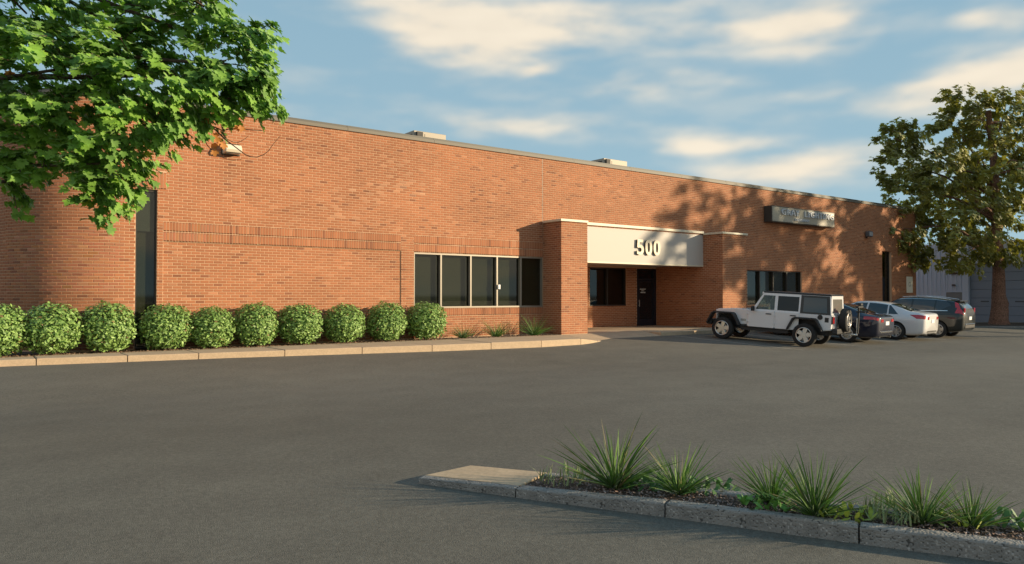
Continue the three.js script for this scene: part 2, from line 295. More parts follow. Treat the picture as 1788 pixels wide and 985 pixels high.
// parapet coping in lengths
for (let x = XA, i = 0; x < 45.6; x += 3.05, i++) {
  const e = Math.min(x + 3.05, 45.64) - 0.008, c = part('coping', span(x, e, H + 0.003, H + 0.095, -0.33, 0.045), M.coping, B);
  part('coping_cap', span(x, e, H + 0.097, H + 0.175, -0.36, -0.02 - 0.004 * (i % 2)), M.copingTop, c);
}
{
  const arc = (r0, r1, y0, y1) => { const s = new THREE.Shape(); s.absarc(0, 0, r1, Math.PI / 2, Math.PI, false); s.absarc(0, 0, r0, Math.PI, Math.PI / 2, true); return new THREE.ExtrudeGeometry(s, { depth: y1 - y0, bevelEnabled: false, curveSegments: 24 }).rotateX(-Math.PI / 2).scale(1, 1, -1).translate(XA, y0, -R0); };
  const c = part('coping', toCreasedNormals(arc(R0 - 0.3, R0 + 0.045, H + 0.003, H + 0.095), 0.5), M.coping, B); M.coping.side = M.copingTop.side = THREE.DoubleSide;
  part('coping_cap', toCreasedNormals(arc(R0 - 0.3, R0 - 0.02, H + 0.097, H + 0.175), 0.5), M.copingTop, c);
}
// pier caps and the fascia over the entrance
for (const [x0, x1] of [[17.06, 18.375], [26.08, 27.83]]) part('pier_cap', rbox(x1 - x0, 0.085, PZ + 0.06 - 0.047, (x0 + x1) / 2, PH + 0.045, (PZ + 0.06 + 0.047) / 2, 0.01), M.capWhite, B);
const fascia = part('fascia', span(18.385, 26.135, 2.66, 4.08, -0.25, -0.005), M.fascia, B);
part('fascia_trim', rbox(26.13 - 18.39, 0.11, 0.34, (26.13 + 18.39) / 2, 4.137, -0.10, 0.012), M.capWhite, fascia);
part('fascia_trim', span(18.39, 26.13, 2.64, 2.70, -0.26, 0.012), M.capWhite, fascia);
const fontThin = await new FontLoader().loadAsync('fonts/droid/droid_sans_regular.typeface.json');
const font = await new FontLoader().loadAsync('fonts/droid/droid_sans_bold.typeface.json');
{
  let x = 21.93;
  for (const ch of '500') {
    const g = new TextGeometry(ch, { font, size: 0.60, depth: 0.24, curveSegments: 10, bevelEnabled: true, bevelThickness: 0.008, bevelSize: 0.006, bevelSegments: 1 });
    g.computeBoundingBox(); const w = g.boundingBox.max.x - g.boundingBox.min.x;
    g.translate(-g.boundingBox.min.x, 0, 0); g.scale(0.395 / w, 1, 1); const n = part('number', g.scale(1, 1, 0.1).translate(x, 3.05, 0.064), M.cream, fascia); part('number_return', g.clone().translate(-x, -3.05, -0.064).scale(0.985, 0.985, 2.0).translate(x + 0.003, 3.053, 0.013), M.frame, n); x += 0.487;
  }
}
// windows: frame bars, panes, blinds
function makeWindow(xs, y0, y1, z, opt = {}) {
  const w = new THREE.Group(); w.name = 'window'; w.position.set((xs[0] + xs[xs.length - 1]) / 2, y0, z); B.add(w);
  const ox = w.position.x, D = opt.depth ?? 0.14, bw = 0.055, fm = opt.light ? M.frameLight : M.frame;
  const bar = (n, g, m = fm) => part(n, g.translate(-ox, -y0, 0), m, w);
  xs.forEach((x, i) => bar('mullion', span(Math.max(xs[0] + 0.002, x - bw / 2), Math.min(xs[xs.length - 1] - 0.002, x + bw / 2), y0 + 0.05, y1 - 0.05, -D, 0), fm));
  bar('sill', span(xs[0] + 0.002, xs[xs.length - 1] - 0.002, y0 + 0.002, y0 + 0.05, -D, 0.02)); bar('head', span(xs[0] + 0.002, xs[xs.length - 1] - 0.002, y1 - 0.05, y1 - 0.002, -D, 0.0));
  for (let i = 0; i + 1 < xs.length; i++) {
    const a = xs[i] + bw / 2, b = xs[i + 1] - bw / 2;
    bar('pane', span(a, b, y0 + 0.05, y1 - 0.05, -D + 0.02, -D + 0.026), M.glass);
    if (opt.blind) bar('blind', span(a + 0.005, b - 0.005, y0 + 0.06, y1 - 0.055, -D - 0.10, -D - 0.09), opt.blind);
  }
  return w;
}
makeWindow([11.78, 12.80, 13.98, 15.08, 16.12, 17.11], 0.965, 2.775, -0.02, { light: true, blind: M.blind });
makeWindow([29.28, 30.30, 31.38, 32.5, 33.66], 0.965, 2.575, -0.06, { blind: M.blind });
makeWindow([21.96, 23.03, 24.17], 0.925, 2.615, RZ - 0.03, {});
{
  const w = makeWindow([3.63, 4.12], 0.0, 4.14, -0.08, { depth: 0.06 });
  part('blind', span(3.665, 4.085, 3.05, 4.08, -0.075, -0.065).translate(-w.position.x, 0, 0), M.blindLight, w);
  part('blind', span(3.665, 4.085, 0.06, 3.04, -0.155, -0.145).translate(-w.position.x, 0, 0), M.blind, w);
  const w2 = makeWindow([41.62, 42.63], 0.0, 3.89, -0.12, { depth: 0.1 });
}
{ // entrance door
  const d = part('door', rbox(1.0, 2.12, 0.05, 25.46, 1.06, RZ - 0.06, 0.006), M.doorPaint, B);
  part('door_frame', merged([span(24.87, 24.955, 0, 2.61, RZ - 0.14, RZ + 0.0), span(25.965, 26.13, 0, 2.61, RZ - 0.14, RZ + 0.0), span(24.955, 25.965, 2.125, 2.19, RZ - 0.14, RZ), span(24.955, 25.965, 2.55, 2.61, RZ - 0.14, RZ)]), M.doorPaint, d);
  part('door_glass', span(25.06, 25.86, 0.3, 2.0, RZ - 0.034, RZ - 0.030), std([0.01, 0.012, 0.016], 0.05), d);
  part('transom', span(24.955, 25.965, 2.19, 2.55, RZ - 0.08, RZ - 0.07), std([0.01, 0.012, 0.016], 0.05), d);
  part('handle', merged([rbox(0.03, 0.32, 0.03, 25.0, 1.03, RZ + 0.02, 0.01), rbox(0.03, 0.03, 0.06, 25.0, 1.13, RZ - 0.01, 0.008), rbox(0.03, 0.03, 0.06, 25.0, 0.93, RZ - 0.01, 0.008)]), M.steel, d);
  const lines = [[0.036, 1.66, 0.40], [0.026, 1.585, 0.18], [0.05, 1.50, 0.32]];
  for (const [s, y, w] of lines) part('lettering', merged(Array.from({ length: Math.round(w / s * 0.9) }, (_, i) => span(25.28 - w / 2 + i * s * 1.1, 25.28 - w / 2 + i * s * 1.1 + s * (0.6 + 0.25 * ((i * 5) % 3) / 2), y, y + s * (0.8 + 0.2 * (i % 2)), RZ - 0.030, RZ - 0.027))), M.white, d);
}
// put the bricks: the largest in the picture singly, the rest together
{
  const g = new THREE.BufferGeometry(), c = 0.006, d = -0.03, P = [], N = [];
  const hx = 0.5, hy = 0.5, cx = c / 0.22, cy = c / 0.066;
  const quad = (a, b, e, f, n) => { for (const p of [a, b, e, a, e, f]) P.push(...p); for (let i = 0; i < 6; i++) N.push(...n); };
  const f0 = [-hx + cx, -hy + cy, 0], f1 = [hx - cx, -hy + cy, 0], f2 = [hx - cx, hy - cy, 0], f3 = [-hx + cx, hy - cy, 0], e0 = [-hx, -hy, -c], e1 = [hx, -hy, -c], e2 = [hx, hy, -c], e3 = [-hx, hy, -c], b0 = [-hx, -hy, d], b1 = [hx, -hy, d], b2 = [hx, hy, d], b3 = [-hx, hy, d];
  const s = Math.SQRT1_2;
  quad(f0, f1, f2, f3, [0, 0, 1]); quad(e0, e1, f1, f0, [0, -s, s]); quad(e1, e2, f2, f1, [s, 0, s]); quad(e2, e3, f3, f2, [0, s, s]); quad(e3, e0, f0, f3, [-s, 0, s]);
  quad(b0, b1, e1, e0, [0, -1, 0]); quad(b1, b2, e2, e1, [1, 0, 0]); quad(b2, b3, e3, e2, [0, 1, 0]); quad(b3, b0, e0, e3, [-1, 0, 0]);
  g.setAttribute('position', new THREE.Float32BufferAttribute(P, 3)); g.setAttribute('normal', new THREE.Float32BufferAttribute(N, 3));
  g.setAttribute('uv', new THREE.Float32BufferAttribute(new Float32Array(P.length / 3 * 2), 2));
  for (const b of bricks) {
    const [x, y, dd] = toPixel(b.p); const free = x > 2 && x < 700 && y > 398 && y < 508 && b.p.z < 0.01 && dd > 0;
    b.size = free && !(x > 230 && x < 278) ? Math.max(b.len, b.h) * Math.min(b.len, b.h) / dd / dd : 0;
  }
  bricks.sort((a, b) => b.size - a.size);
  const mats = new Map();
  const matFor = (col) => { const q = col.map((v) => Math.round(v * 50) / 50 + 0.004), k = q.join(); if (!mats.has(k)) { const m = M.brick.clone(); m.color.setRGB(...q); mats.set(k, m); } return mats.get(k); };
  const m4 = new THREE.Matrix4(), E3 = new THREE.Euler(), Q = new THREE.Quaternion();
  const rest = bricks.slice(300), inst = new THREE.InstancedMesh(g, M.brick, rest.length);
  const pose = (b) => { const jig = 0.0016; m4.compose(b.p.clone().add(V(Math.sin(b.ry), 0, Math.cos(b.ry)).multiplyScalar((RB() - 0.5) * jig * 2)), Q.setFromEuler(E3.set((RB() - 0.5) * 0.012, b.ry + (RB() - 0.5) * 0.006, (RB() - 0.5) * 0.004)), V(b.len, b.h, 1)); return m4; };
  bricks.slice(0, 300).forEach((b) => { const m = part('brick', g, matFor(b.c), B); pose(b).decompose(m.position, m.quaternion, m.scale); });
  rest.forEach((b, i) => { inst.setMatrixAt(i, pose(b)); inst.setColorAt(i, rgb(...b.c)); });
  inst.name = 'brickwork'; inst.userData.kind = 'stuff'; shade(inst); B.add(inst);
}

// ---------------------------------------------------------------- things on the building
{
  const t = thing('wall_lamp', 'cream wall pack lamp high on the brick wall among bare twigs', 'lamp', [5.98, 5.30, 0.0]);
  const s = new THREE.Shape(); s.moveTo(0, 0.0); s.lineTo(0.30, 0.02); s.lineTo(0.33, 0.07); s.lineTo(0.26, 0.19); s.lineTo(0.0, 0.24);
  part('housing', new THREE.ExtrudeGeometry(s, { depth: 0.40, bevelEnabled: true, bevelThickness: 0.02, bevelSize: 0.02, bevelSegments: 2 }).rotateY(-Math.PI / 2).translate(0.2, 0, 0.02), M.cream, t);
  part('back_plate', rbox(0.5, 0.32, 0.03, 0, 0.12, 0.018, 0.01), M.frame, t);
  part('lens', span(-0.18, 0.18, -0.025, -0.018, 0.04, 0.27), std([0.25, 0.25, 0.22], 0.2), t);
}
{
  const x0 = 30.55, x1 = 35.95, t = thing('box_sign', 'long grey box sign with raised pale letters high on the wall', 'sign', [(x0 + x1) / 2, 4.86, 0.0]);
  const w = x1 - x0;
  part('cabinet', rbox(w, 0.76, 0.42, 0, 0.38, 0.235, 0.012), std([0.05, 0.045, 0.04], 0.5), t);
  part('face', span(-w / 2 + 0.04, w / 2 - 0.04, 0.04, 0.72, 0.447, 0.455), std([0.52, 0.49, 0.42], 0.5, 0, { map: concreteMap }), t);
  const put = (str, size, x, y, wid) => { let gs = []; const g = new TextGeometry(str, { font, size, depth: 0.05, curveSegments: 5, bevelEnabled: false }); g.computeBoundingBox(); const bw = g.boundingBox.max.x; g.scale(wid / bw, 1, 1).translate(x, y, 0.46); part('lettering', g, std([0.46, 0.49, 0.54], 0.4, 0.1), t); };
  put('GRAY', 0.28, -2.0, 0.37, 1.5); put('LIGHTING', 0.28, -0.1, 0.37, 2.62); put('COMPANY', 0.12, -0.9, 0.13, 1.25);
}
{
  const t = thing('flood_light', 'small dark floodlight on the brick wall near the tall slot window', 'lamp', [39.9, 4.55, 0]);
  part('bracket', span(-0.06, 0.06, 0.0, 0.34, 0.002, 0.05), M.frame, t); part('head', rbox(0.42, 0.3, 0.22, 0, 0.2, 0.17, 0.03), std([0.10, 0.10, 0.11], 0.5), t); part('lens', span(-0.17, 0.17, 0.1, 0.3, 0.281, 0.286), std([0.3, 0.3, 0.32], 0.15), t);
}
{
  const t = thing('notice_sign', 'pale square notice on the brick end of the building', 'sign', [44.72, 1.55, 0]);
  part('panel', rbox(0.72, 0.95, 0.02, 0, 0.475, 0.014, 0.004), std([0.72, 0.68, 0.58], 0.6), t);
  const q = new THREE.Shape(); q.absarc(0, 0, 0.14, 0, Math.PI * 2); const hole = new THREE.Path(); hole.absarc(0, 0, 0.10, 0, Math.PI * 2); q.holes.push(hole);
  part('emblem', new THREE.ExtrudeGeometry(q, { depth: 0.003, bevelEnabled: false, curveSegments: 16 }).translate(0, 0.5, 0.0245), std([0.3, 0.28, 0.24], 0.7), t);
}
{
  const t = thing('alarm_sensor', 'small white box fixed to a mullion of the five pane window', 'sensor', [15.10, 1.60, -0.02]);
  part('housing', rbox(0.10, 0.16, 0.06, 0.03, 0.08, 0.034, 0.015), M.white, t); part('button', span(0.0, 0.06, 0.05, 0.09, 0.0645, 0.068), std([0.6, 0.6, 0.58], 0.5), t);
}
function hvac(px0, px1, topPx, z, label, low) {
  const X = (px) => { const t = (px - 894) / F, k = (Math.sin(PHI) + t * Math.cos(PHI)) / (Math.cos(PHI) - t * Math.sin(PHI)); return (ZC - z) * k; };
  const x0 = X(px0), x1 = X(px1), d = x0 * Math.sin(PHI) + (ZC - z) * Math.cos(PHI), top = EYE + (517 - topPx) * d / F, w = x1 - x0;
  const t = thing('rooftop_unit', label, 'air conditioner', [(x0 + x1) / 2, 6.3, z - 0.9], 0, 'rooftop units'), h = top - 6.3;
  part('base_frame', span(-w / 2, w / 2, 0.002, 0.12, -0.85, 0.85), M.hvacDark, t);
  part('cabinet', rbox(w * 0.66, h - 0.12, 1.8, -w * 0.17, h / 2 + 0.06, 0, 0.02), M.hvac, t);
  part('coil_section', rbox(w * 0.30, (h - 0.12) * low, 1.7, w * 0.33, 0.12 + (h - 0.12) * low / 2, 0, 0.02), M.hvac, t);
  for (let i = 0; i < 3; i++) part('louvre', span(w * 0.21, w * 0.45, 0.3 + i * 0.2, 0.42 + i * 0.2, 0.85, 0.87), M.hvacDark, t);
  part('side_grille', span(-w / 2 - 0.015, -w / 2 - 0.001, 0.35, h - 0.12, -0.75, 0.75), M.hvacDark, t);
  part('access_panel', span(-w * 0.28, -w * 0.05, 0.2, h - 0.1, 0.901, 0.915), M.hvac, t);
  part('hood', span(-w * 0.5 + 0.1, -w * 0.5 + 0.35, h - 0.35, h - 0.05, 0.90, 1.0), M.hvacDark, t);
}
hvac(722, 806, 226, -4.2, 'wide tan rooftop unit standing above the roof edge over the five pane window', 0.86);
hvac(1055, 1116, 275, -5.5, 'low tan rooftop unit with stepped end above the entrance fascia', 0.72);

// ---------------------------------------------------------------- grey metal building
{
  const GX = 54, t = thing('metal_building', 'blue grey ribbed metal building with big roll door behind the tree', 'building', [GX, -0.45, 0]);
  const Hh = 5.4;
  part('wall', merged([span(0.05, 14, 0, Hh, -14, -0.55), span(0.05, 14, 3.95, Hh, -0.55, 16), span(0.3, 14, 0, 3.95, -0.55, 16)]), M.siding, t);
  const ribbed = (z0, z1, y0, y1) => { let z = z0; while (z < z1 - 0.02) { const e = Math.min(z + 0.285, z1); const s = new THREE.Shape(); s.moveTo(0, 0); s.lineTo(e - z, 0); s.lineTo(e - z, 0.012); s.lineTo(e - z - 0.07, 0.012); s.lineTo(e - z - 0.095, 0.05); s.lineTo(e - z - 0.165, 0.05); s.lineTo(e - z - 0.19, 0.012); s.lineTo(0, 0.012); part('siding_panel', new THREE.ExtrudeGeometry(s, { depth: y1 - y0, bevelEnabled: false }).rotateX(-Math.PI / 2).rotateY(Math.PI / 2).translate(0.05, y0, e), M.siding, t); z += 0.29; } };
  ribbed(-8, -2.05, 0.02, Hh); ribbed(-2.05, -0.9, 2.2, Hh); ribbed(-0.5, 9, 4.0, Hh);
  part('corner_trim', span(-0.03, 0.06, 0, Hh, -0.88, -0.55), M.siding, t);
  const d = part('door', rbox(0.05, 2.05, 1.0, 0.02, 1.03, -1.45, 0.01), M.greyDoor, t);
  part('door_frame', merged([span(-0.02, 0.045, 0, 2.15, -2.04, -1.96), span(-0.02, 0.045, 0, 2.15, -0.94, -0.885), span(-0.02, 0.045, 2.07, 2.15, -1.96, -0.94)]), M.siding, d);
  part('handle', rbox(0.06, 0.05, 0.12, -0.03, 1.0, -1.1, 0.01), M.steel, d);
  const r = part('roll_door', span(0.28, 0.29, 0, 3.94, -0.54, 10), M.shutterGap, t);
  for (let i = 0; i < 7; i++) part('door_section', rbox(0.06, 0.545, 10.5, 0.235, 0.285 + i * 0.56, 4.72, 0.012), M.shutter, r);
  for (const z of [0.1, 2.1, 4.1]) part('door_vent', span(0.195, 0.203, 1.42, 1.50, z, z + 0.5), M.shutterGap, r);
  const lmp = part('wall_light', rbox(0.16, 0.12, 0.5, -0.05, 3.35, -1.45, 0.02), M.frame, t); part('canopy', rbox(0.12, 0.10, 0.2, -0.06, 2.55, -1.45, 0.02), M.frame, t);
}

// ---------------------------------------------------------------- leaves and trees
function mapleLeaf(simple) {
  const pts = simple ? [[0, 0], [0.42, 0.12], [0.30, 0.36], [0.5, 0.62], [0.22, 0.62], [0, 1]] : [[0, 0], [0.18, -0.06], [0.42, 0.02], [0.34, 0.17], [0.60, 0.34], [0.52, 0.43], [0.56, 0.62], [0.36, 0.54], [0.24, 0.56], [0.26, 0.78], [0.12, 0.74], [0, 1.0]];
  const full = [...pts, ...pts.slice(1, -1).reverse().map(([x, y]) => [-x, y])];
  const g = new THREE.ShapeGeometry(new THREE.Shape(full.map(([x, y]) => new THREE.Vector2(x, y))));
  const p = g.attributes.position;
  for (let i = 0; i < p.count; i++) { const x = p.getX(i), y = p.getY(i); p.setZ(i, Math.abs(x) * 0.28 - y * y * 0.22); }
  g.computeVertexNormals(); return g;
}
const LEAF = mapleLeaf(false), LEAF_S = mapleLeaf(true);
// a leaf lying with its face towards n and its tip towards d
function leafMatrix(p, n, d, s, out) { const z = n.clone().normalize(), y = d.clone().addScaledVector(z, -d.dot(z)).normalize(), x = y.clone().cross(z); return out.makeBasis(x.multiplyScalar(s), y.multiplyScalar(s), z.multiplyScalar(s)).setPosition(p); }
function growTree(o) {
  const R = rng(o.seed), t = thing(o.name, o.label, 'tree', [o.base.x, o.base.y, o.base.z], 0, o.group);
  const L = (p) => p.clone().sub(o.base);
  const flare = o.trunkR, tp = o.trunk.map(L);
  const trunkGeo = [taper(tp, flare, flare * 0.45, 14, 14, 0.25)];
  trunkGeo.push(taper([tp[0].clone(), tp[0].clone().lerp(tp[1], 0.30), tp[0].clone().lerp(tp[1], 0.62)], flare * 1.55, flare * 0.86, 14, 5, 0.35));
  part('trunk', merged(trunkGeo), o.bark, t);
  const leaves = [], twigs = [];
  for (const b of o.blobs) {
    const c = L(b.c), from = tp[Math.min(tp.length - 1, b.from ?? 1)].clone().lerp(tp[Math.min(tp.length - 1, (b.from ?? 1) + 1)], b.t ?? R() * 0.8);
    if (b.limb !== false) {
      const mid = from.clone().lerp(c, 0.5).add(V((R() - 0.5) * 0.3, (b.arch ?? 0.12) * from.distanceTo(c), (R() - 0.5) * 0.3).multiplyScalar(1));
      const rr = (b.lr ?? o.limbR) * (0.7 + R() * 0.5);
      part('limb', taper([from, from.clone().lerp(mid, 0.5).add(V((R() - 0.5) * 0.2, 0, (R() - 0.5) * 0.2)), mid, c], rr, rr * 0.25, 7, 10, 0.2), o.bark, t);
    }
    const n = Math.round(b.n ?? o.perBlob);
    for (let i = 0; i < n; i++) {
      // a spray of leaves round a twig
      let u = V(R() * 2 - 1, R() * 2 - 1, R() * 2 - 1); while (u.lengthSq() > 1) u = V(R() * 2 - 1, R() * 2 - 1, R() * 2 - 1);
      const rad = Math.pow(u.length(), 0.55); u.normalize();
      const sc = c.clone().add(u.clone().multiplyScalar(rad * b.r).multiply(V(1, b.flat ?? 0.85, 1)));
      const dir = u.clone().add(V(0, -0.35, 0)).add(V(R() - 0.5, (R() - 0.5) * 0.4, R() - 0.5)).normalize();
      const len = o.spray * (0.6 + R() * 0.7);
      if (R() < (o.twigs ?? 0.5)) { const q = sc.clone().addScaledVector(dir, -len * 1.3); twigs.push(taper([q, q.clone().lerp(sc, 0.5).add(V(0, 0.04, 0)), sc.clone().addScaledVector(dir, len * 0.7)], o.twigR, o.twigR * 0.35, 4, 3)); }
      const k = o.leavesPer;
      const tone = R();
      for (let j = 0; j < k; j++) {
        const p = sc.clone().addScaledVector(dir, (R() - 0.5) * len * 2).add(V((R() - 0.5), (R() - 0.5) * (o.deep ?? 0.4), (R() - 0.5)).multiplyScalar(len * 0.9));
        const nn = V((R() - 0.5) * 1.1, 0.62 + R() * 0.3, (R() - 0.5) * 1.1).addScaledVector(SUN, 0.6).addScaledVector(u, 0.5), dd = dir.clone().add(V((R() - 0.5) * 1.6, -0.25 - R() * 0.5, (R() - 0.5) * 1.6));
        leaves.push([p, nn, dd, o.leaf * (0.65 + R() * 0.6), tone * 0.5 + R() * 0.5]);
      }
    }
  }
  if (twigs.length) part('twigs', merged(twigs), o.twigMat ?? o.bark, t).userData.kind = 'stuff';
  // the leaves that show largest are meshes of their own
  const single = o.single ?? 0, m4 = new THREE.Matrix4();
  if (single) {
    const sc = (e) => { const w = e[0].clone().add(o.base), [x, y, d] = toPixel(w); return x > 0 && x < 1788 && y > 0 && d > 0.5 ? e[3] / d : 0; };
    leaves.sort((a, b) => sc(b) - sc(a));
    const vm = [0, 1, 2, 3].map((i) => { const m = o.mat.clone(); m.color.setRGB(...o.tint(i / 3)); return m; });
    for (const e of leaves.slice(0, single)) { const m = part('leaf', o.leafGeo, vm[Math.min(3, (e[4] * 4) | 0)], t); leafMatrix(e[0], e[1], e[2], e[3], m4); m4.decompose(m.position, m.quaternion, m.scale); }
  }
  const rest = leaves.slice(single), inst = new THREE.InstancedMesh(o.leafGeo, o.mat, rest.length);
  rest.forEach((e, i) => { inst.setMatrixAt(i, leafMatrix(e[0], e[1], e[2], e[3], m4)); inst.setColorAt(i, rgb(...o.tint(e[4]))); });
  inst.name = 'crown'; inst.userData.kind = 'stuff'; shade(inst); t.add(inst);
  return t;
}
const green1 = (k) => [lerp(0.085, 0.27, k), lerp(0.22, 0.52, k), lerp(0.02, 0.045, k)];
const green2 = (k) => [lerp(0.17, 0.40, k), lerp(0.195, 0.39, k), lerp(0.03, 0.06, k)];
{ // the maple reaching into the picture from the left
  const base = V(-2.1, -0.42, 9.9), top = V(-1.9, 7.5, 9.7);
  const blob = (px, py, d, rpx, n, extra = {}) => ({ c: at(px, py, d), r: rpx / F * d, n, ...extra });
  const D = 7.4;
  const blobs = [
    blob(40, 20, D, 120, 52, { from: 2 }), blob(170, 30, D + 0.4, 110, 46, { from: 2, lr: 0.075 }), blob(300, 45, D + 0.2, 95, 40, { from: 2 }), blob(352, 8, D, 50, 14, { from: 2 }),
    blob(395, 110, D, 72, 34, { from: 1 }), blob(437, 70, D + 0.2, 40, 14, { limb: false }), blob(455, 150, D, 36, 15, { limb: false }), blob(420, 170, D + 0.1, 48, 17, { limb: false }),
    blob(90, 120, D - 0.3, 105, 44, { from: 1 }), blob(230, 130, D, 100, 46, { from: 1, lr: 0.07 }), blob(310, 165, D, 80, 32, { limb: false }), blob(130, 210, D, 85, 34, { from: 1 }), blob(225, 215, D - 0.2, 75, 28, { limb: false }), blob(290, 225, D, 42, 11, { limb: false }),
    blob(25, 200, D, 70, 24, { from: 1 }), blob(180, 285, D - 0.2, 62, 20, { from: 0, t: 0.75 }), blob(225, 310, D, 34, 7, { limb: false }), blob(172, 345, D - 0.1, 38, 13, { limb: false }), blob(60, 265, D, 58, 13, { from: 0, t: 0.8 }), blob(18, 315, D, 38, 9, { from: 0, t: 0.7 }), blob(115, 300, D, 42, 8, { limb: false }),
    blob(-90, 120, D + 0.2, 150, 40, { from: 1 }), blob(-120, 300, D + 0.2, 90, 18, { from: 1 }), blob(-60, -90, D, 170, 45, { from: 2 }), blob(150, -120, D + 0.2, 150, 34, { from: 2 }), blob(-260, 0, D + 0.6, 220, 40, { from: 2 }), blob(330, -90, D, 90, 14, { from: 2 }),
  ];
  const t = growTree({ name: 'maple_tree', label: 'bright green maple with bare lower twigs reaching over the rounded brick corner', seed: 31, base, trunk: [base, V(-2.05, 2.0, 9.85), V(-1.95, 4.5, 9.8), top], trunkR: 0.24, bark: M.bark, twigMat: M.bark, limbR: 0.055, blobs, perBlob: 30, spray: 0.155, leavesPer: 20, leaf: 0.092, leafGeo: LEAF, mat: leafMat([1, 1, 1]), tint: green1, twigR: 0.007, single: 300 });
  // bare twigs and a few withered leaves in front of the wall lamp
  const L = (a, d = D) => a.map(([x, y]) => at(x, y, d).sub(base));
  const run = (a, r0, r1) => part('bare_twig', taper(L(a), r0, r1, 5, 14, 0.2), M.twig, t);
  run([[270, 170], [310, 195], [345, 211], [368, 219], [388, 227], [405, 223], [425, 225], [456, 227]], 0.011, 0.004);
  run([[366, 218], [392, 243], [412, 258], [432, 272], [450, 273], [466, 264], [476, 250], [488, 236]], 0.009, 0.002);
  run([[340, 222], [351, 236], [358, 250], [368, 262], [380, 271], [402, 279], [420, 277]], 0.006, 0.002);
  run([[384, 228], [392, 240], [410, 248], [422, 244], [432, 236]], 0.005, 0.002);
  const R = rng(9), ym = leafMat([0.55, 0.22, 0.03]), m4 = new THREE.Matrix4();
  for (const [x, y] of [[372, 232], [376, 240], [383, 247], [370, 250], [372, 262], [388, 250], [352, 205], [412, 218], [420, 219], [8, 122], [16, 124], [364, 206]]) { const m = part('withered_leaf', LEAF, ym, t); leafMatrix(at(x, y, D - 0.02).sub(base), V(-0.3 + R() * 0.6, 0.2, 1), V(R() - 0.5, -1, 0.2), 0.07, m4).decompose(m.position, m.quaternion, m.scale); }
}
{ // the tree on the planted island at the end of the lot
  const base = V(49.3, -0.32, 3.0), D = 44.2;
  const blob = (px, py, dd, rpx, n, extra = {}) => ({ c: at(px, py, D + dd), r: rpx / F * D, n, ...extra });
  const blobs = [
    blob(1692, 180, 0, 42, 40, { from: 3 }), blob(1672, 225, 0.5, 40, 36, { from: 2 }), blob(1755, 205, -1, 62, 70, { from: 3 }), blob(1715, 270, 1, 62, 72, { from: 2 }), blob(1645, 300, -1, 55, 58, { from: 2 }), blob(1562, 240, 0, 28, 22, { from: 1, t: 0.9 }), blob(1598, 228, 0, 26, 18, { limb: false }), blob(1572, 285, 0.5, 42, 42, { from: 1, t: 0.8 }), blob(1610, 280, 0, 34, 26, { limb: false }),
    blob(1590, 340, 0, 46, 46, { from: 1 }), blob(1660, 365, 1, 60, 62, { from: 1 }), blob(1755, 320, 0, 70, 82, { from: 2 }), blob(1575, 400, -1, 40, 38, { from: 1, t: 0.3 }), blob(1550, 430, 0, 32, 26, { limb: false }), blob(1620, 425, 0.5, 50, 52, { from: 1, t: 0.2 }), blob(1600, 455, 0, 22, 14, { limb: false }), blob(1690, 440, -2, 42, 38, { from: 1, t: 0.3 }), blob(1755, 410, -1, 58, 62, { from: 1 }),
    blob(1820, 240, 0, 75, 66, { from: 3 }), blob(1845, 320, 1, 70, 50, { from: 2 }), blob(1720, 360, 4, 70, 40, { from: 2 }), blob(1700, 380, -4, 55, 34, { from: 1 }), blob(1780, 280, -4, 60, 34, { from: 2 }), blob(1660, 330, 4, 60, 30, { from: 2 }),
  ];
  growTree({ name: 'broadleaf_tree', label: 'large spreading tree with reddish trunk beyond the parked dark crossover', seed: 5, base, trunk: [base, V(49.25, 3.0, 3.0), V(49.3, 6.5, 2.9), V(49.0, 9.5, 2.9), V(48.6, 12.3, 2.8)], trunkR: 0.36, bark: M.barkRed, limbR: 0.10, blobs, perBlob: 40, spray: 0.34, leavesPer: 26, leaf: 0.26, deep: 1.0, leafGeo: LEAF_S, mat: leafMat([1, 1, 1], { transmission: 0.5 }), tint: (k) => green2(Math.min(1, 0.15 + k)), twigR: 0.018, twigs: 0.35 });
  const isl = thing('tree_island', 'low kerbed planting island around the reddish tree trunk', 'planter', [49.3, -0.42, 3.0]);
  const R = rng(3), pts = []; for (let i = 0; i < 28; i++) { const a = i / 28 * 2 * Math.PI; pts.push([Math.cos(a) * 4.4, Math.sin(a) * 2.4]); }
  part('soil', slab(pts.map(([x, z]) => [x * 0.95, z * 0.93]), -0.1, 0.11, 0.02), M.soil, isl);
  for (let i = 0; i < 14; i++) { const q = (a, k) => [Math.cos(a) * 4.4 * k, Math.sin(a) * 2.4 * k], a0 = i / 14 * 6.2832 + 0.004, a1 = (i + 1) / 14 * 6.2832 - 0.004, am = (a0 + a1) / 2; part('kerb_stone', slab([q(a0, 1.03), q(am, 1.03), q(a1, 1.03), q(a1, 0.96), q(am, 0.96), q(a0, 0.96)].reverse(), -0.1, 0.13, 0.015), M.kerb, isl); }
}
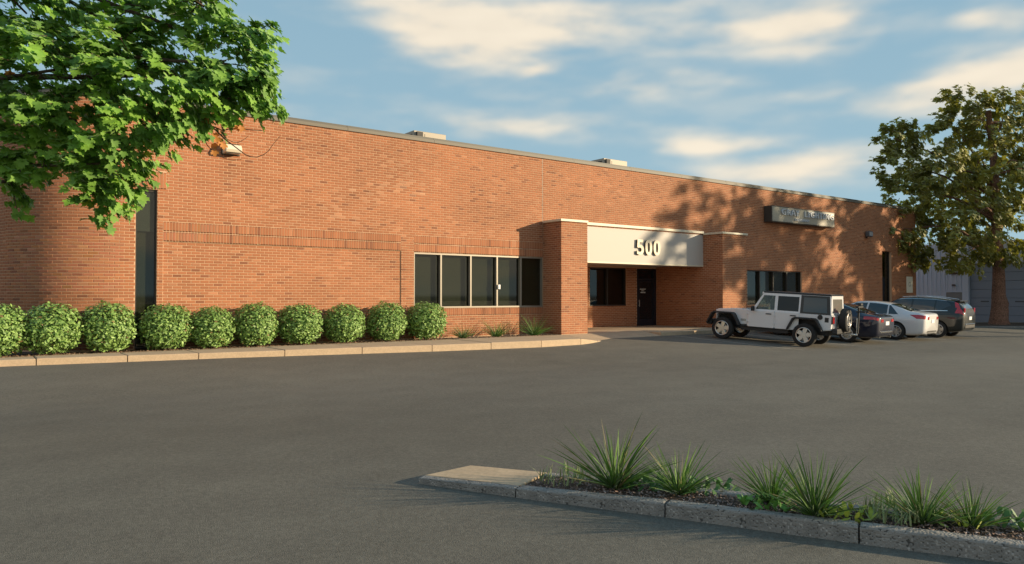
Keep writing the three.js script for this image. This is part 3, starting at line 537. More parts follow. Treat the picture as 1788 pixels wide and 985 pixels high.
// trees of the verge outside the picture whose shade lies on the right half of the wall
for (const [x, z, s, seed] of [[47, 17.5, 0.9, 51], [53, 18.5, 1.05, 52], [59, 17.5, 1.0, 53]]) {
  const base = V(x, -0.4, z), R = rng(seed), blobs = [];
  for (let i = 0; i < 30; i++) { const a = i * 2.4, rr = (0.6 + R() * 4.4) * s; blobs.push({ c: V(x + Math.cos(a) * rr, 7.1 + R() * 5.4 * s, z + Math.sin(a) * rr), r: (0.65 + R() * 0.6) * s, n: 12, from: 1, t: R() * 0.9 }); }
  growTree({ name: 'verge_tree', label: 'leafy verge tree across the lot from the parked cars', group: 'verge trees', seed, base, trunk: [base, V(x, 4.6, z), V(x + 0.2, 7.4, z), V(x, 11 * s, z + 0.2)], trunkR: 0.28, bark: M.bark, limbR: 0.10, blobs, perBlob: 26, spray: 0.34, leavesPer: 13, leaf: 0.26, leafGeo: LEAF_S, mat: leafMat([1, 1, 1]), tint: green2, twigR: 0.015, twigs: 0.3 });
}

// ---------------------------------------------------------------- clipped shrubs
{
  const R = rng(21);
  const oval = new THREE.BufferGeometry();
  { const P = [[0, 0, 0], [0.28, 0.4, 0.06], [0, 0.5, 0], [-0.28, 0.4, 0.06], [0.2, 0.75, 0.0], [0, 1, -0.12], [-0.2, 0.75, 0.0]], I = [0, 1, 2, 0, 2, 3, 1, 4, 2, 2, 4, 5, 2, 5, 6, 3, 2, 6]; oval.setAttribute('position', new THREE.Float32BufferAttribute(P.flat(), 3)); oval.setIndex(I); oval.computeVertexNormals(); }
  const m4 = new THREE.Matrix4();
  function crownGeo(seed) {
    const R = rng(seed), pos = [], nor = [], col = [], op = oval.attributes.position, on = oval.attributes.normal, ix = oval.index, v = V(0, 0, 0), N = new THREE.Matrix3();
    for (let i = 0; i < 6400; i++) {
      const a = R() * 6.2832, cy = R() * 2 - 1, s = Math.sqrt(1 - cy * cy);
      // squat, slightly squared ball
      const k = 1 / Math.pow(Math.pow(s, 2.6) + Math.pow(Math.abs(cy), 2.6), 1 / 2.6);
      const u = V(Math.cos(a) * s * k, cy * k, Math.sin(a) * s * k), rr = (1 - Math.pow(R(), 1.3) * 0.5) * (1 + fbm(u.x * 2.2, u.y * 2.2, u.z * 2.2 + seed, 3) * 0.2);
      const p = u.clone().multiplyScalar(rr).multiply(V(0.62, 0.585, 0.62)).add(V(0, 0.62, 0)); if (p.y < 0.08) continue;
      const n = u.clone().multiplyScalar(0.8).add(V((R() - 0.5) * 1.3, 0.35 + (R() - 0.5), (R() - 0.5) * 1.3)), d = u.clone().multiplyScalar(0.6).add(V((R() - 0.5) * 1.8, 0.5 + (R() - 0.5), (R() - 0.5) * 1.8));
      leafMatrix(p, n, d, 0.045 + R() * 0.06, m4); N.getNormalMatrix(m4);
      const t = R(), old = R() < 0.03, c = old ? [0.22, 0.14, 0.05] : [lerp(0.09, 0.34, t), lerp(0.20, 0.52, t), lerp(0.03, 0.14, t)];
      for (let q = 0; q < ix.count; q++) { v.fromBufferAttribute(op, ix.getX(q)).applyMatrix4(m4); pos.push(v.x, v.y, v.z); v.fromBufferAttribute(on, ix.getX(q)).applyMatrix3(N).normalize(); nor.push(v.x, v.y, v.z); col.push(...c); }
    }
    const g = new THREE.BufferGeometry(); g.setAttribute('position', new THREE.Float32BufferAttribute(pos, 3)); g.setAttribute('normal', new THREE.Float32BufferAttribute(nor, 3)); g.setAttribute('color', new THREE.Float32BufferAttribute(col, 3)); return g;
  }
  const variants = [201, 202, 203].map((s) => crownGeo(s)), lm = leafMat([1, 1, 1], { vertexColors: true, transmission: 0.25, roughness: 0.55 });
  const stems = merged([0, 1, 2, 3, 4, 5, 6, 7, 8, 9, 10, 11, 12, 13, 14, 15].map((i) => { const a = i * 0.9; return taper([V(Math.cos(a) * 0.05, -0.04, Math.sin(a) * 0.05), V(Math.cos(a) * 0.15, 0.2, Math.sin(a) * 0.15), V(Math.cos(a) * 0.36, 0.42 + (i % 4) * 0.16, Math.sin(a) * 0.36)], 0.02, 0.006, 5, 4); }));
  const spots = [[-4, 1.0, 562], [92, 1.02, 608], [190, 0.98, 607], [291, 0.98], [370, 0.92], [447, 0.95], [524, 0.97], [601, 0.95], [675, 0.95], [745, 1.0]];
  const proto = [];
  const words = ['where the rounded brick corner turns away, first of the row', 'in front of the rounded brick corner, second of the row', 'between the rounded brick corner and the tall slot window', 'first past the tall slot window towards the entrance', 'second past the tall slot window towards the entrance', 'third past the tall slot window towards the entrance', 'fourth past the tall slot window towards the entrance', 'third from the entrance end of the row', 'second from the entrance end of the row', 'ending the row in front of the five pane window'];
  spots.forEach(([px, s], i) => {
    const z = 0.62, t = (px - 894) / F, k = (Math.sin(PHI) + t * Math.cos(PHI)) / (Math.cos(PHI) - t * Math.sin(PHI)), x = (ZC - z) * k;
    const sh = thing('clipped_shrub', 'round clipped green shrub ' + words[i], 'shrub', [x, -0.03, z], i * 1.1, 'clipped shrubs along the wall'); sh.scale.set(s * (1 + 0.03 * Math.sin(i * 2.3)), s * (1 + 0.035 * Math.sin(i * 4.1)), s);
    part('stem', stems, M.bark, sh); part('crown', variants[i % 3], lm, sh);
  });
}

// ---------------------------------------------------------------- strappy tufts
function blade(len, w, lean, bend, seg = 6, twist = 0) {
  const pos = [], idx = [], nor = [];
  let x = 0, y = 0, a = lean;
  for (let i = 0; i <= seg; i++) {
    const k = i / seg, ww = w * (k < 0.15 ? 0.6 + k * 2.6 : Math.pow(1 - k, 0.7) * 1.0 + 0.03) / 2;
    const nx = -Math.cos(a), ny = Math.sin(a), ct = Math.cos(twist) * ww, st = Math.sin(twist) * ww, g = ww * 0.35; pos.push(x - nx * st, y - ny * st, -ct, x + nx * g * Math.cos(twist), y + ny * g * Math.cos(twist), -g * Math.sin(twist), x + nx * st, y + ny * st, ct);
    if (i < seg) { const o = i * 3; idx.push(o, o + 3, o + 1, o + 1, o + 3, o + 4, o + 1, o + 4, o + 2, o + 2, o + 4, o + 5); }
    x += Math.sin(a) * len / seg; y += Math.cos(a) * len / seg; a += bend / seg * (0.4 + k * 1.2);
  }
  const g = new THREE.BufferGeometry(); g.setAttribute('position', new THREE.Float32BufferAttribute(pos, 3)); g.setIndex(idx); g.computeVertexNormals(); return g;
}
const bladeMats = [[0.055, 0.14, 0.014], [0.095, 0.22, 0.02], [0.04, 0.095, 0.012], [0.14, 0.28, 0.03], [0.20, 0.17, 0.06]].map((c) => leafMat(c, { transmission: 0.3, roughness: 0.8 }));
const bladeShapes = []; { const R = rng(14); for (let i = 0; i < 28; i++) bladeShapes.push(blade(1, 0.020 + R() * 0.012, 0.04 + (i >> 1) / 13 * 1.12, 0.10 + R() * 0.40, 7, (i & 1 ? 1 : -1) * (0.3 + R() * 0.9))); }
function tuft(p, size, n, seed, label, group, spread = 1) {
  const R = rng(seed), t = thing('grass_tuft', label, 'plant', [p.x, p.y, p.z], 0, group);
  for (let i = 0; i < n; i++) {
    const k = Math.min(13, Math.floor(Math.pow(R(), 0.5) * 14 * spread)), m = part('blade', bladeShapes[k * 2 + (R() < 0.5 ? 1 : 0)], bladeMats[R() < 0.06 ? 4 : (R() * 4) | 0], t);
    m.position.set((R() - 0.5) * 0.10 * size, -0.01, (R() - 0.5) * 0.10 * size); m.rotation.set((R() - 0.5) * 0.2, R() * 6.2832, (R() - 0.5) * 0.2, 'YXZ'); const s = size * (0.55 + R() * 0.5) * (k < 5 ? 0.85 : 1); m.scale.set(s, s, s * (0.9 / Math.max(0.6, size)) * 0.8);
  }
  return t;
}

// ---------------------------------------------------------------- the planted island in the foreground
const IY = -0.27;
function onPlane(px, py, y) { const d = F * (EYE - y) / (py - 517); return at(px, py, d); }
{
  const front = [[731, 832, -0.34], [905, 852, -0.32], [1165, 879, -0.295], [1500, 916, IY], [1800, 952, IY]].map(([x, y, h]) => { const p = onPlane(x, y, h); return [p.x, p.z]; });
  const back = [[822, 813, -0.34], [1000, 829, -0.32], [1340, 866, -0.295], [1800, 913, IY]].map(([x, y, h]) => { const p = onPlane(x, y, h); return [p.x, p.z]; });
  const ext = (a, b, k) => [b[0] + (b[0] - a[0]) * k, b[1] + (b[1] - a[1]) * k];
  front.push(ext(front[3], front[4], 1.6)); back.push(ext(back[2], back[3], 1.2));
  const t = thing('planted_island', 'long concrete kerbed island planted with spiky tufts in the asphalt', 'planter', [front[0][0], -0.40, front[0][1]]);
  const o = front[0], Q = (p) => [p[0] - o[0], p[1] - o[1]];
  const tAlong = (line, k) => { const L = [0]; for (let i = 1; i < line.length; i++) L.push(L[i - 1] + Math.hypot(line[i][0] - line[i - 1][0], line[i][1] - line[i - 1][1])); let i = 1; while (i < line.length - 1 && L[i] < k) i++; const f = (k - L[i - 1]) / (L[i] - L[i - 1]); return [lerp(line[i - 1][0], line[i][0], f), lerp(line[i - 1][1], line[i][1], f)]; };
  const inward = (p, q, w) => { const d = [q[0] - p[0], q[1] - p[1]], l = Math.hypot(...d); return [d[1] / l * w, -d[0] / l * w]; };
  const KH = 0.13, low = (g) => { const p = g.attributes.position; for (let i = 0; i < p.count; i++) if (p.getY(i) > 0) p.setY(i, p.getY(i) * lerp(0.46, 1, Math.min(1, Math.hypot(p.getX(i), p.getZ(i)) / 3.0))); g.computeVertexNormals(); return g; };
  const seg = (line, a, b, w, name = 'kerb_stone') => { const p = tAlong(line, a), m = tAlong(line, (a + b) / 2), q = tAlong(line, b), n = inward(p, q, w); part(name, low(slab([p, m, q, [q[0] + n[0], q[1] + n[1]], [p[0] + n[0], p[1] + n[1]]].map(Q), -0.1, KH, 0.018)), M.kerb, t); };
  const sgn = (() => { const n = inward(front[1], front[2], 1), mid = tAlong(back, 2), f = tAlong(front, 2); return (mid[0] - f[0]) * n[0] + (mid[1] - f[1]) * n[1] > 0 ? 1 : -1; })();
  // nose slab
  const nf = tAlong(front, 1.02), nb = tAlong(back, 0.82);
  const nz = (p) => { const n = inward(front[0], front[1], 0.105 * sgn); return [p[0] + n[0], p[1] + n[1]]; };
  part('nose_slab', low(slab([nz(front[0]), nz(front[1]), nz(nf), nb, back[0]].map(Q), -0.1, KH - 0.003, 0.015)), std([0.72, 0.55, 0.38], 0.9, 0, { map: concreteMap }), t);
  const total = 12, cutsF = [0.0, 1.03, 2.35, 3.75, 4.95, 6.1, 7.3, 8.5];
  for (let i = 0; i + 1 < cutsF.length; i++) seg(front, cutsF[i] + 0.006, cutsF[i + 1] - 0.006, (i ? 0.13 : 0.10) * sgn);
  const cutsB = [0.83, 2.2, 3.6, 5.0, 6.4, 7.6];
  for (let i = 0; i + 1 < cutsB.length; i++) seg(back, cutsB[i] + 0.006, cutsB[i + 1] - 0.006, -0.11 * sgn);
  // soil and bark chips
  const inF = []; for (let k = 1.0; k < 8.5; k += 0.5) inF.push(tAlong(front, k).map((v, i) => v + inward(tAlong(front, k - 0.1), tAlong(front, k + 0.1), 0.09 * sgn)[i])); const inB = []; for (let k = 0.84; k < 7.6; k += 0.5) inB.push(tAlong(back, k).map((v, i) => v + inward(tAlong(back, k - 0.1), tAlong(back, k + 0.1), -0.07 * sgn)[i]));
  part('soil', low(slab([...inF, ...inB.reverse()].map(Q), -0.1, KH - 0.03, 0.004)), M.soil, t);
  inB.reverse();
  const R = rng(44), chip = new THREE.TetrahedronGeometry(0.5, 0).scale(1, 0.4, 0.6), N = 5200, inst = new THREE.InstancedMesh(chip, std([1, 1, 1], 0.95), N), m4 = new THREE.Matrix4(), q = new THREE.Quaternion();
  for (let i = 0; i < N; i++) {
    const k = 1.05 + R() * 7, a = tAlong(front, k), b = tAlong(back, Math.max(0.83, k * 0.88)), f = 0.08 + R() * 0.84, s = 0.012 + R() * R() * 0.035;
    m4.compose(V(lerp(a[0], b[0], f) - o[0], (KH - 0.028) * lerp(0.46, 1, Math.min(1, Math.hypot(lerp(a[0], b[0], f) - o[0], lerp(a[1], b[1], f) - o[1]) / 3.0)) + R() * 0.016, lerp(a[1], b[1], f) - o[1]), q.setFromEuler(new THREE.Euler(R() * 0.6, R() * 6.3, R() * 0.6)), V(s * 1.6, s, s * 1.2)); inst.setMatrixAt(i, m4);
    const c = R(), g = R() < 0.08 ? 2.2 : 0.6 + R() * 0.8; inst.setColorAt(i, c < 0.5 ? rgb(0.20 * g, 0.13 * g, 0.10 * g) : rgb(0.21 * g, 0.17 * g, 0.16 * g));
  }
  inst.name = 'bark_mulch'; inst.userData.kind = 'stuff'; shade(inst); t.add(inst);
  // spiky tufts and low weeds
  const T = [[1072, 852, 0.78, 170, 'largest spiky green tuft, nearest the bare concrete nose of the island'], [1184, 862, 0.58, 150, 'lower spiky tuft just behind the largest one by the island nose'], [1345, 876, 0.52, 120, 'small spiky tuft in the middle of the island with a weed at its foot'], [1420, 899, 0.62, 170, 'full spiky tuft in the middle of the island above yellow green leaves'], [1606, 912, 0.55, 150, 'spiky tuft beside the grey green weed clump on the island'], [1692, 918, 0.46, 125, 'smallest spiky tuft standing in bare mulch on the island']];
  T.forEach(([x, y, s, n, l], i) => { const p = onPlane(x, y, IY - (x < 1200 ? 0.055 : 0.03)); tuft(p, s * 0.93, n, 300 + i, l, 'spiky tufts on the island', 0.95); });
  const weedLeaf = new THREE.CircleGeometry(0.5, 6).scale(0.7, 1, 1).translate(0, 0.5, 0);
  const W = [[985, 842, 0.30, 60, 0, 'pale weed on the mulch behind the concrete nose'], [1130, 852, 0.30, 90, 1, 'dark green weed between the two spiky tufts by the nose'], [1240, 857, 0.34, 80, 1, 'dark low weed along the rear kerb of the island'], [1335, 884, 0.26, 70, 3, 'fresh green weed at the foot of the small middle tuft'], [1470, 903, 0.26, 50, 2, 'yellow green leaves at the foot of the full middle tuft'], [1560, 905, 0.36, 110, 0, 'grey green weed clump between the spiky tufts'], [1770, 916, 0.28, 60, 1, 'low weed against the rear kerb in bare mulch'], [1668, 917, 0.2, 30, 2, 'little yellow weed beside the smallest spiky tuft']];
  const wc = [[0.26, 0.32, 0.14], [0.06, 0.16, 0.035], [0.36, 0.44, 0.05], [0.14, 0.34, 0.06]];
  W.forEach(([x, y, s, n, k, l], i) => {
    const p = onPlane(x, y, IY - (x < 1260 ? 0.06 : 0.03)), R = rng(500 + i), w = thing('weed', l, 'plant', [p.x, p.y, p.z], 0, 'weeds on the island'), gs = [];
    for (let j = 0; j < n; j++) { const a = R() * 6.28, r = Math.sqrt(R()) * s * 0.75; gs.push((k === 0 ? blade(0.10 + R() * 0.09, 0.018, R() * 0.9, 0.4, 3) : weedLeaf.clone().scale(0.06, 0.08, 0.06).rotateX(-0.4 - R() * 1.0)).rotateY(R() * 6.28).translate(Math.cos(a) * r, 0.01 + R() * 0.07 * (1 - r / s), Math.sin(a) * r)); }
    const g = mergeGeometries(gs.map((g) => { const q = g.toNonIndexed(); q.deleteAttribute('uv'); return q; })); const f = part('foliage', g, leafMat(wc[k], { transmission: 0.25 }), w);
    part('stem', merged([0, 1, 2, 3].map((i) => taper([V(0, -0.02, 0), V(Math.cos(i * 1.6) * s * 0.2, 0.03, Math.sin(i * 1.6) * s * 0.2), V(Math.cos(i * 1.6) * s * 0.45, 0.05, Math.sin(i * 1.6) * s * 0.45)], 0.003, 0.001, 4, 3))), bladeMats[0], w);
  });
}
// tufts and mulch in the bed by the wall
for (const [px, s, l, i] of [[808, 0.85, 'dark grassy tuft beside the last clipped shrub below the window', 0], [866, 0.95, 'dark grassy tuft in the middle of the bed below the window', 1], [932, 1.05, 'dark grassy tuft in the shade of the brick pier', 2]]) {
  const z = 0.68, t = (px - 894) / F, k = (Math.sin(PHI) + t * Math.cos(PHI)) / (Math.cos(PHI) - t * Math.sin(PHI)); tuft(V((ZC - z) * k, -0.03, z), s * 0.9, 130, 600 + i, l, 'grassy tufts below the window', 1);
}
{
  const R = rng(71), chip = new THREE.TetrahedronGeometry(0.5, 0).scale(1, 0.4, 0.6), N = 5000, inst = new THREE.InstancedMesh(chip, std([1, 1, 1], 0.95), N), m4 = new THREE.Matrix4(), q = new THREE.Quaternion();
  for (let i = 0; i < N; i++) { const s = 0.02 + R() * 0.05, g = 0.6 + R() * 0.9; m4.compose(V(-1 + R() * 18, -0.025 + R() * 0.015, 0.05 + Math.sqrt(R()) * 1.04), q.setFromEuler(new THREE.Euler(R() * 0.6, R() * 6.3, R() * 0.6)), V(s * 1.6, s, s)); inst.setMatrixAt(i, m4); inst.setColorAt(i, rgb(0.20 * g, 0.13 * g, 0.085 * g)); }
  inst.name = 'bark_mulch'; tag(inst, 'brown bark mulch in the bed under the clipped shrubs', 'mulch', null, 'stuff'); shade(inst); scene.add(inst);
}

// ---------------------------------------------------------------- cars
const C = {
  tyre: std([0.018, 0.018, 0.018], 0.85), rim: std([0.62, 0.60, 0.58], 0.28, 0.9), brake: std([0.55, 0.54, 0.53], 0.4, 0.8), black: std([0.02, 0.02, 0.021], 0.6), trimGloss: std([0.015, 0.015, 0.016], 0.25),
  red: new THREE.MeshPhysicalMaterial({ color: rgb(0.42, 0.012, 0.016), roughness: 0.15, clearcoat: 1 }), lampClear: std([0.75, 0.75, 0.75], 0.15, 0.3), chrome: std([0.7, 0.7, 0.7], 0.15, 1), plate: std([0.72, 0.73, 0.76], 0.5),
  window: new THREE.MeshPhysicalMaterial({ color: rgb(0.015, 0.018, 0.02), roughness: 0.04, clearcoat: 1 }), seat: std([0.10, 0.095, 0.09], 0.9), clear: new THREE.MeshPhysicalMaterial({ color: rgb(0.75, 0.8, 0.77), roughness: 0.02, transmission: 1, thickness: 0 }), tint: new THREE.MeshPhysicalMaterial({ color: rgb(0.06, 0.05, 0.045), roughness: 0.03, transmission: 1, thickness: 0 }),
};
const paint = (c, m = 0.1) => new THREE.MeshPhysicalMaterial({ color: rgb(...c), roughness: 0.45, metalness: m, specularIntensity: 0.4, clearcoat: 1, clearcoatRoughness: 0.04 });
const ev = new Evaluator(); ev.attributes = ['position', 'normal']; ev.useGroups = false;
function wheel(r, w, spokes, parent, x, y, z, style = 0) {
  const s = z < 0 ? -1 : 1, pr = [[r * 0.62, -w / 2 + 0.01], [r * 0.70, -w / 2], [r * 0.92, -w / 2 + 0.005], [r * 0.985, -w / 2 + 0.03], [r, -w / 2 + 0.06], [r, w / 2 - 0.06], [r * 0.985, w / 2 - 0.03], [r * 0.92, w / 2 - 0.005], [r * 0.70, w / 2], [r * 0.62, w / 2 - 0.01]];
  const ty = part('wheel', new THREE.LatheGeometry(pr.map(([a, b]) => new THREE.Vector2(a, b)), 36).rotateX(Math.PI / 2), C.tyre, parent); ty.position.set(x, y, z);
  const gs = [new THREE.TorusGeometry(r * 0.63, 0.018, 6, 32).translate(0, 0, s * (w / 2 - 0.012)), new THREE.CylinderGeometry(r * 0.15, r * 0.16, 0.04, 14).rotateX(Math.PI / 2).translate(0, 0, s * (w / 2 - 0.035))];
  for (let i = 0; i < spokes; i++) {
    const sh = new THREE.Shape(), a = style ? 0.018 : 0.055, b = style ? 0.026 : 0.085; sh.moveTo(-a * r * 2.2, r * 0.1); sh.lineTo(a * r * 2.2, r * 0.1); sh.lineTo(b * r * 2.2, r * 0.63); sh.lineTo(-b * r * 2.2, r * 0.63);
    gs.push(new THREE.ExtrudeGeometry(sh, { depth: 0.025, bevelEnabled: true, bevelThickness: 0.006, bevelSize: 0.006, bevelSegments: 1 }).translate(0, 0, -0.0125).rotateZ(i / spokes * 2 * Math.PI + 0.2).translate(0, 0, s * (w / 2 - 0.04)));
  }
  part('rim', merged(gs), C.rim, ty);
  part('brake_disc', new THREE.CylinderGeometry(r * 0.42, r * 0.42, 0.02, 24).rotateX(Math.PI / 2).translate(0, 0, s * (w / 2 - 0.09)), C.brake, ty);
  return ty;
}
function pchip(xs, ys) {
  const n = xs.length, h = [], d = [], m = new Array(n).fill(0);
  for (let i = 0; i < n - 1; i++) { h.push(xs[i + 1] - xs[i]); d.push((ys[i + 1] - ys[i]) / h[i]); }
  m[0] = d[0]; m[n - 1] = d[n - 2]; for (let i = 1; i < n - 1; i++) m[i] = d[i - 1] * d[i] <= 0 ? 0 : 2 * d[i - 1] * d[i] / (d[i - 1] + d[i]);
  return (x) => { let i = 0; while (i < n - 2 && x > xs[i + 1]) i++; const t = Math.min(1, Math.max(0, (x - xs[i]) / h[i])), t2 = t * t, t3 = t2 * t; return (2 * t3 - 3 * t2 + 1) * ys[i] + (t3 - 2 * t2 + t) * h[i] * m[i] + (-2 * t3 + 3 * t2) * ys[i + 1] + (t3 - t2) * h[i] * m[i + 1]; };
}
// a car body lofted along its length (x from tail to nose); keys: x, sill height, half width, belt height, top height, half width at belt, half width of roof
function carShell(keys) {
  const xs = keys.map((k) => k[0]), f = [1, 2, 3, 4, 5, 6].map((j) => pchip(xs, keys.map((k) => k[j]))), L = xs[xs.length - 1];
  const ring = (x) => { const [yb, w, yl, yt, wl, wr] = f.map((q) => q(x)); return [[0, yb], [w * 0.80, yb], [w * 0.97, yb + 0.07], [w, lerp(yb, yl, 0.50)], [w * 0.985, lerp(yb, yl, 0.80)], [wl, yl], [lerp(wl, wr, 0.46), lerp(yl, yt, 0.5)], [wr * 1.02, lerp(yl, yt, 0.86)], [wr * 0.72, lerp(yl, yt, 0.975)], [0, yt]]; };
  const S = (x, v) => { const P = ring(x), q = v * 9, i = Math.min(8, Math.floor(q)), t = q - i, a = P[Math.max(0, i - 1)], b = P[i], c = P[i + 1], d = P[Math.min(9, i + 2)]; const g = (k) => { const lin = lerp(b[k], c[k], t), cr = 0.5 * (2 * b[k] + (c[k] - a[k]) * t + (2 * a[k] - 5 * b[k] + 4 * c[k] - d[k]) * t * t + (3 * b[k] - a[k] - 3 * c[k] + d[k]) * t * t * t); return lerp(lin, cr, 0.75); }; return V(x, g(1), Math.max(0, g(0))); };
  const X = []; for (let i = 0; i <= 70; i++) { const k = i / 70; X.push(L * (0.5 - 0.5 * Math.cos(Math.PI * k)) * 0.45 + L * k * 0.55); }
  const nv = 36, pos = [], idx = [], row = 2 * nv;
  for (const x of X) { for (let j = 0; j <= nv; j++) { const p = S(x, j / nv); pos.push(p.x, p.y, p.z); } for (let j = nv - 1; j > 0; j--) { const p = S(x, j / nv); pos.push(p.x, p.y, -p.z); } }
  for (let i = 0; i < X.length - 1; i++) for (let j = 0; j < row; j++) { const a = i * row + j, b = i * row + (j + 1) % row, c = a + row, d = b + row; idx.push(a, c, b, b, c, d); }
  for (const [e, flip] of [[0, 1], [X.length - 1, 0]]) { const P = ring(X[e]), n = pos.length / 3; pos.push(X[e], (P[0][1] + P[9][1]) / 2, 0); for (let j = 0; j < row; j++) { const a = e * row + j, b = e * row + (j + 1) % row; flip ? idx.push(n, a, b) : idx.push(n, b, a); } }
  const g = new THREE.BufferGeometry(); g.setAttribute('position', new THREE.Float32BufferAttribute(pos, 3)); g.setIndex(idx); g.computeVertexNormals();
  // outward check
  const patch = (x0, x1, v0, v1, off, side, edge) => {          // skin panel between x0..x1 and v0..v1 (edge(v) may shift both x limits)
    const nx = 16, ny = 10, pp = [], ii = [];
    for (let i = 0; i <= nx; i++) for (let j = 0; j <= ny; j++) {
      const v = lerp(v0, v1, j / ny), [e0, e1] = edge ? edge(j / ny) : [0, 0], x = lerp(x0 + e0, x1 + e1, i / nx), p = S(x, v), dx = S(x + 0.01, v).sub(S(x - 0.01, v)), dv = S(x, Math.min(1, v + 0.01)).sub(S(x, Math.max(0, v - 0.01)));
      const n = dx.cross(dv).normalize(); if (n.z < 0 && v < 0.75) n.negate(); if (v >= 0.75 && n.y < 0) n.negate(); p.addScaledVector(n, off); pp.push(p.x, p.y, p.z * side);
    }
    for (let i = 0; i < nx; i++) for (let j = 0; j < ny; j++) { const a = i * (ny + 1) + j, b = a + ny + 1; side > 0 ? ii.push(a, b, a + 1, a + 1, b, b + 1) : ii.push(a, a + 1, b, a + 1, b + 1, b); }
    const q = new THREE.BufferGeometry(); q.setAttribute('position', new THREE.Float32BufferAttribute(pp, 3)); q.setIndex(ii); q.computeVertexNormals(); return q;
  };
  return { g, S, patch, L };
}
function sedanLike(o) {
  const t = thing(o.name, o.label, 'car', [0, 0, 0], 0, 'cars parked nose to the building'), sh = carShell(o.keys), body = new Brush(sh.g.toNonIndexed());
  let cur = body; cur.updateMatrixWorld();
  for (const ax of o.axles) { const c = new Brush(new THREE.CylinderGeometry(o.r + 0.055, o.r + 0.055, 3, 30).rotateX(Math.PI / 2).toNonIndexed()); c.position.set(ax, o.r + 0.01, 0); c.updateMatrixWorld(); cur = ev.evaluate(cur, c, SUBTRACTION); }
  const bg = cur.geometry.clone(); for (const k of Object.keys(bg.attributes)) if (k !== 'position') bg.deleteAttribute(k);
  bg.setDrawRange(0, Infinity);
  part('body', toCreasedNormals(mergeVertices(bg, 1e-4), 0.6), o.paint, t);
  const W = o.keys[3][2];
  part('wheel_arch', merged(o.axles.map((ax) => span(ax - o.r - 0.1, ax + o.r + 0.1, 0.25, o.r * 2 + 0.02, -W + 0.28, W - 0.28))), C.black, t);
  for (const side of [1, -1]) {
    for (const ax of o.axles) wheel(o.r, 0.21, o.spokes, t, ax, o.r, side * (W - 0.10), o.style);
    for (const [a, b, e] of o.sideGlass) part('side_window', sh.patch(a, b, o.gv?.[0] ?? 0.565, o.gv?.[1] ?? 0.772, 0.004, side, e), C.window, t);
    for (const x of o.seams) part('door_seam', sh.patch(x, x + 0.012, 0.27, 0.555, 0.0015, side), C.black, t);
    for (const x of o.handles) part('door_handle', rbox(0.17, 0.028, 0.03, x, sh.S(x, 0.49).y, side * (sh.S(x, 0.49).z + 0.012), 0.01), o.handleMat ?? o.paint, t);
    part('mirror', rbox(0.12, 0.12, 0.2, o.mirror, 1.0 + (o.lift ?? 0), side * (W + 0.08), 0.04), o.paint, t);
    for (const [x0, x1, v0, v1, e] of o.tail) part('tail_light', sh.patch(x0, x1, v0, v1, 0.006, side, e), C.red, t);
    part('headlight', sh.patch(sh.L - 0.5, sh.L - 0.12, 0.42, 0.54, 0.005, side), C.lampClear, t);
    part('sill', sh.patch(o.axles[0] + o.r + 0.1, o.axles[1] - o.r - 0.1, 0.14, 0.22, 0.004, side), C.black, t);
    if (o.chrome) for (const [a, b, v, e] of o.chrome) part('window_trim', sh.patch(a, b, v, v + 0.014, 0.008, side, e), C.chrome, t);
  }
  const [r0, r1] = o.rearGlass, [w0, w1] = o.frontGlass;
  for (const side of [1, -1]) { part('rear_window', sh.patch(r0, r1, 0.80, 1, 0.004, side), C.window, t); part('windscreen', sh.patch(w0, w1, 0.80, 1, 0.004, side), C.window, t); }
  o.extra(t, sh);
  return t;
}
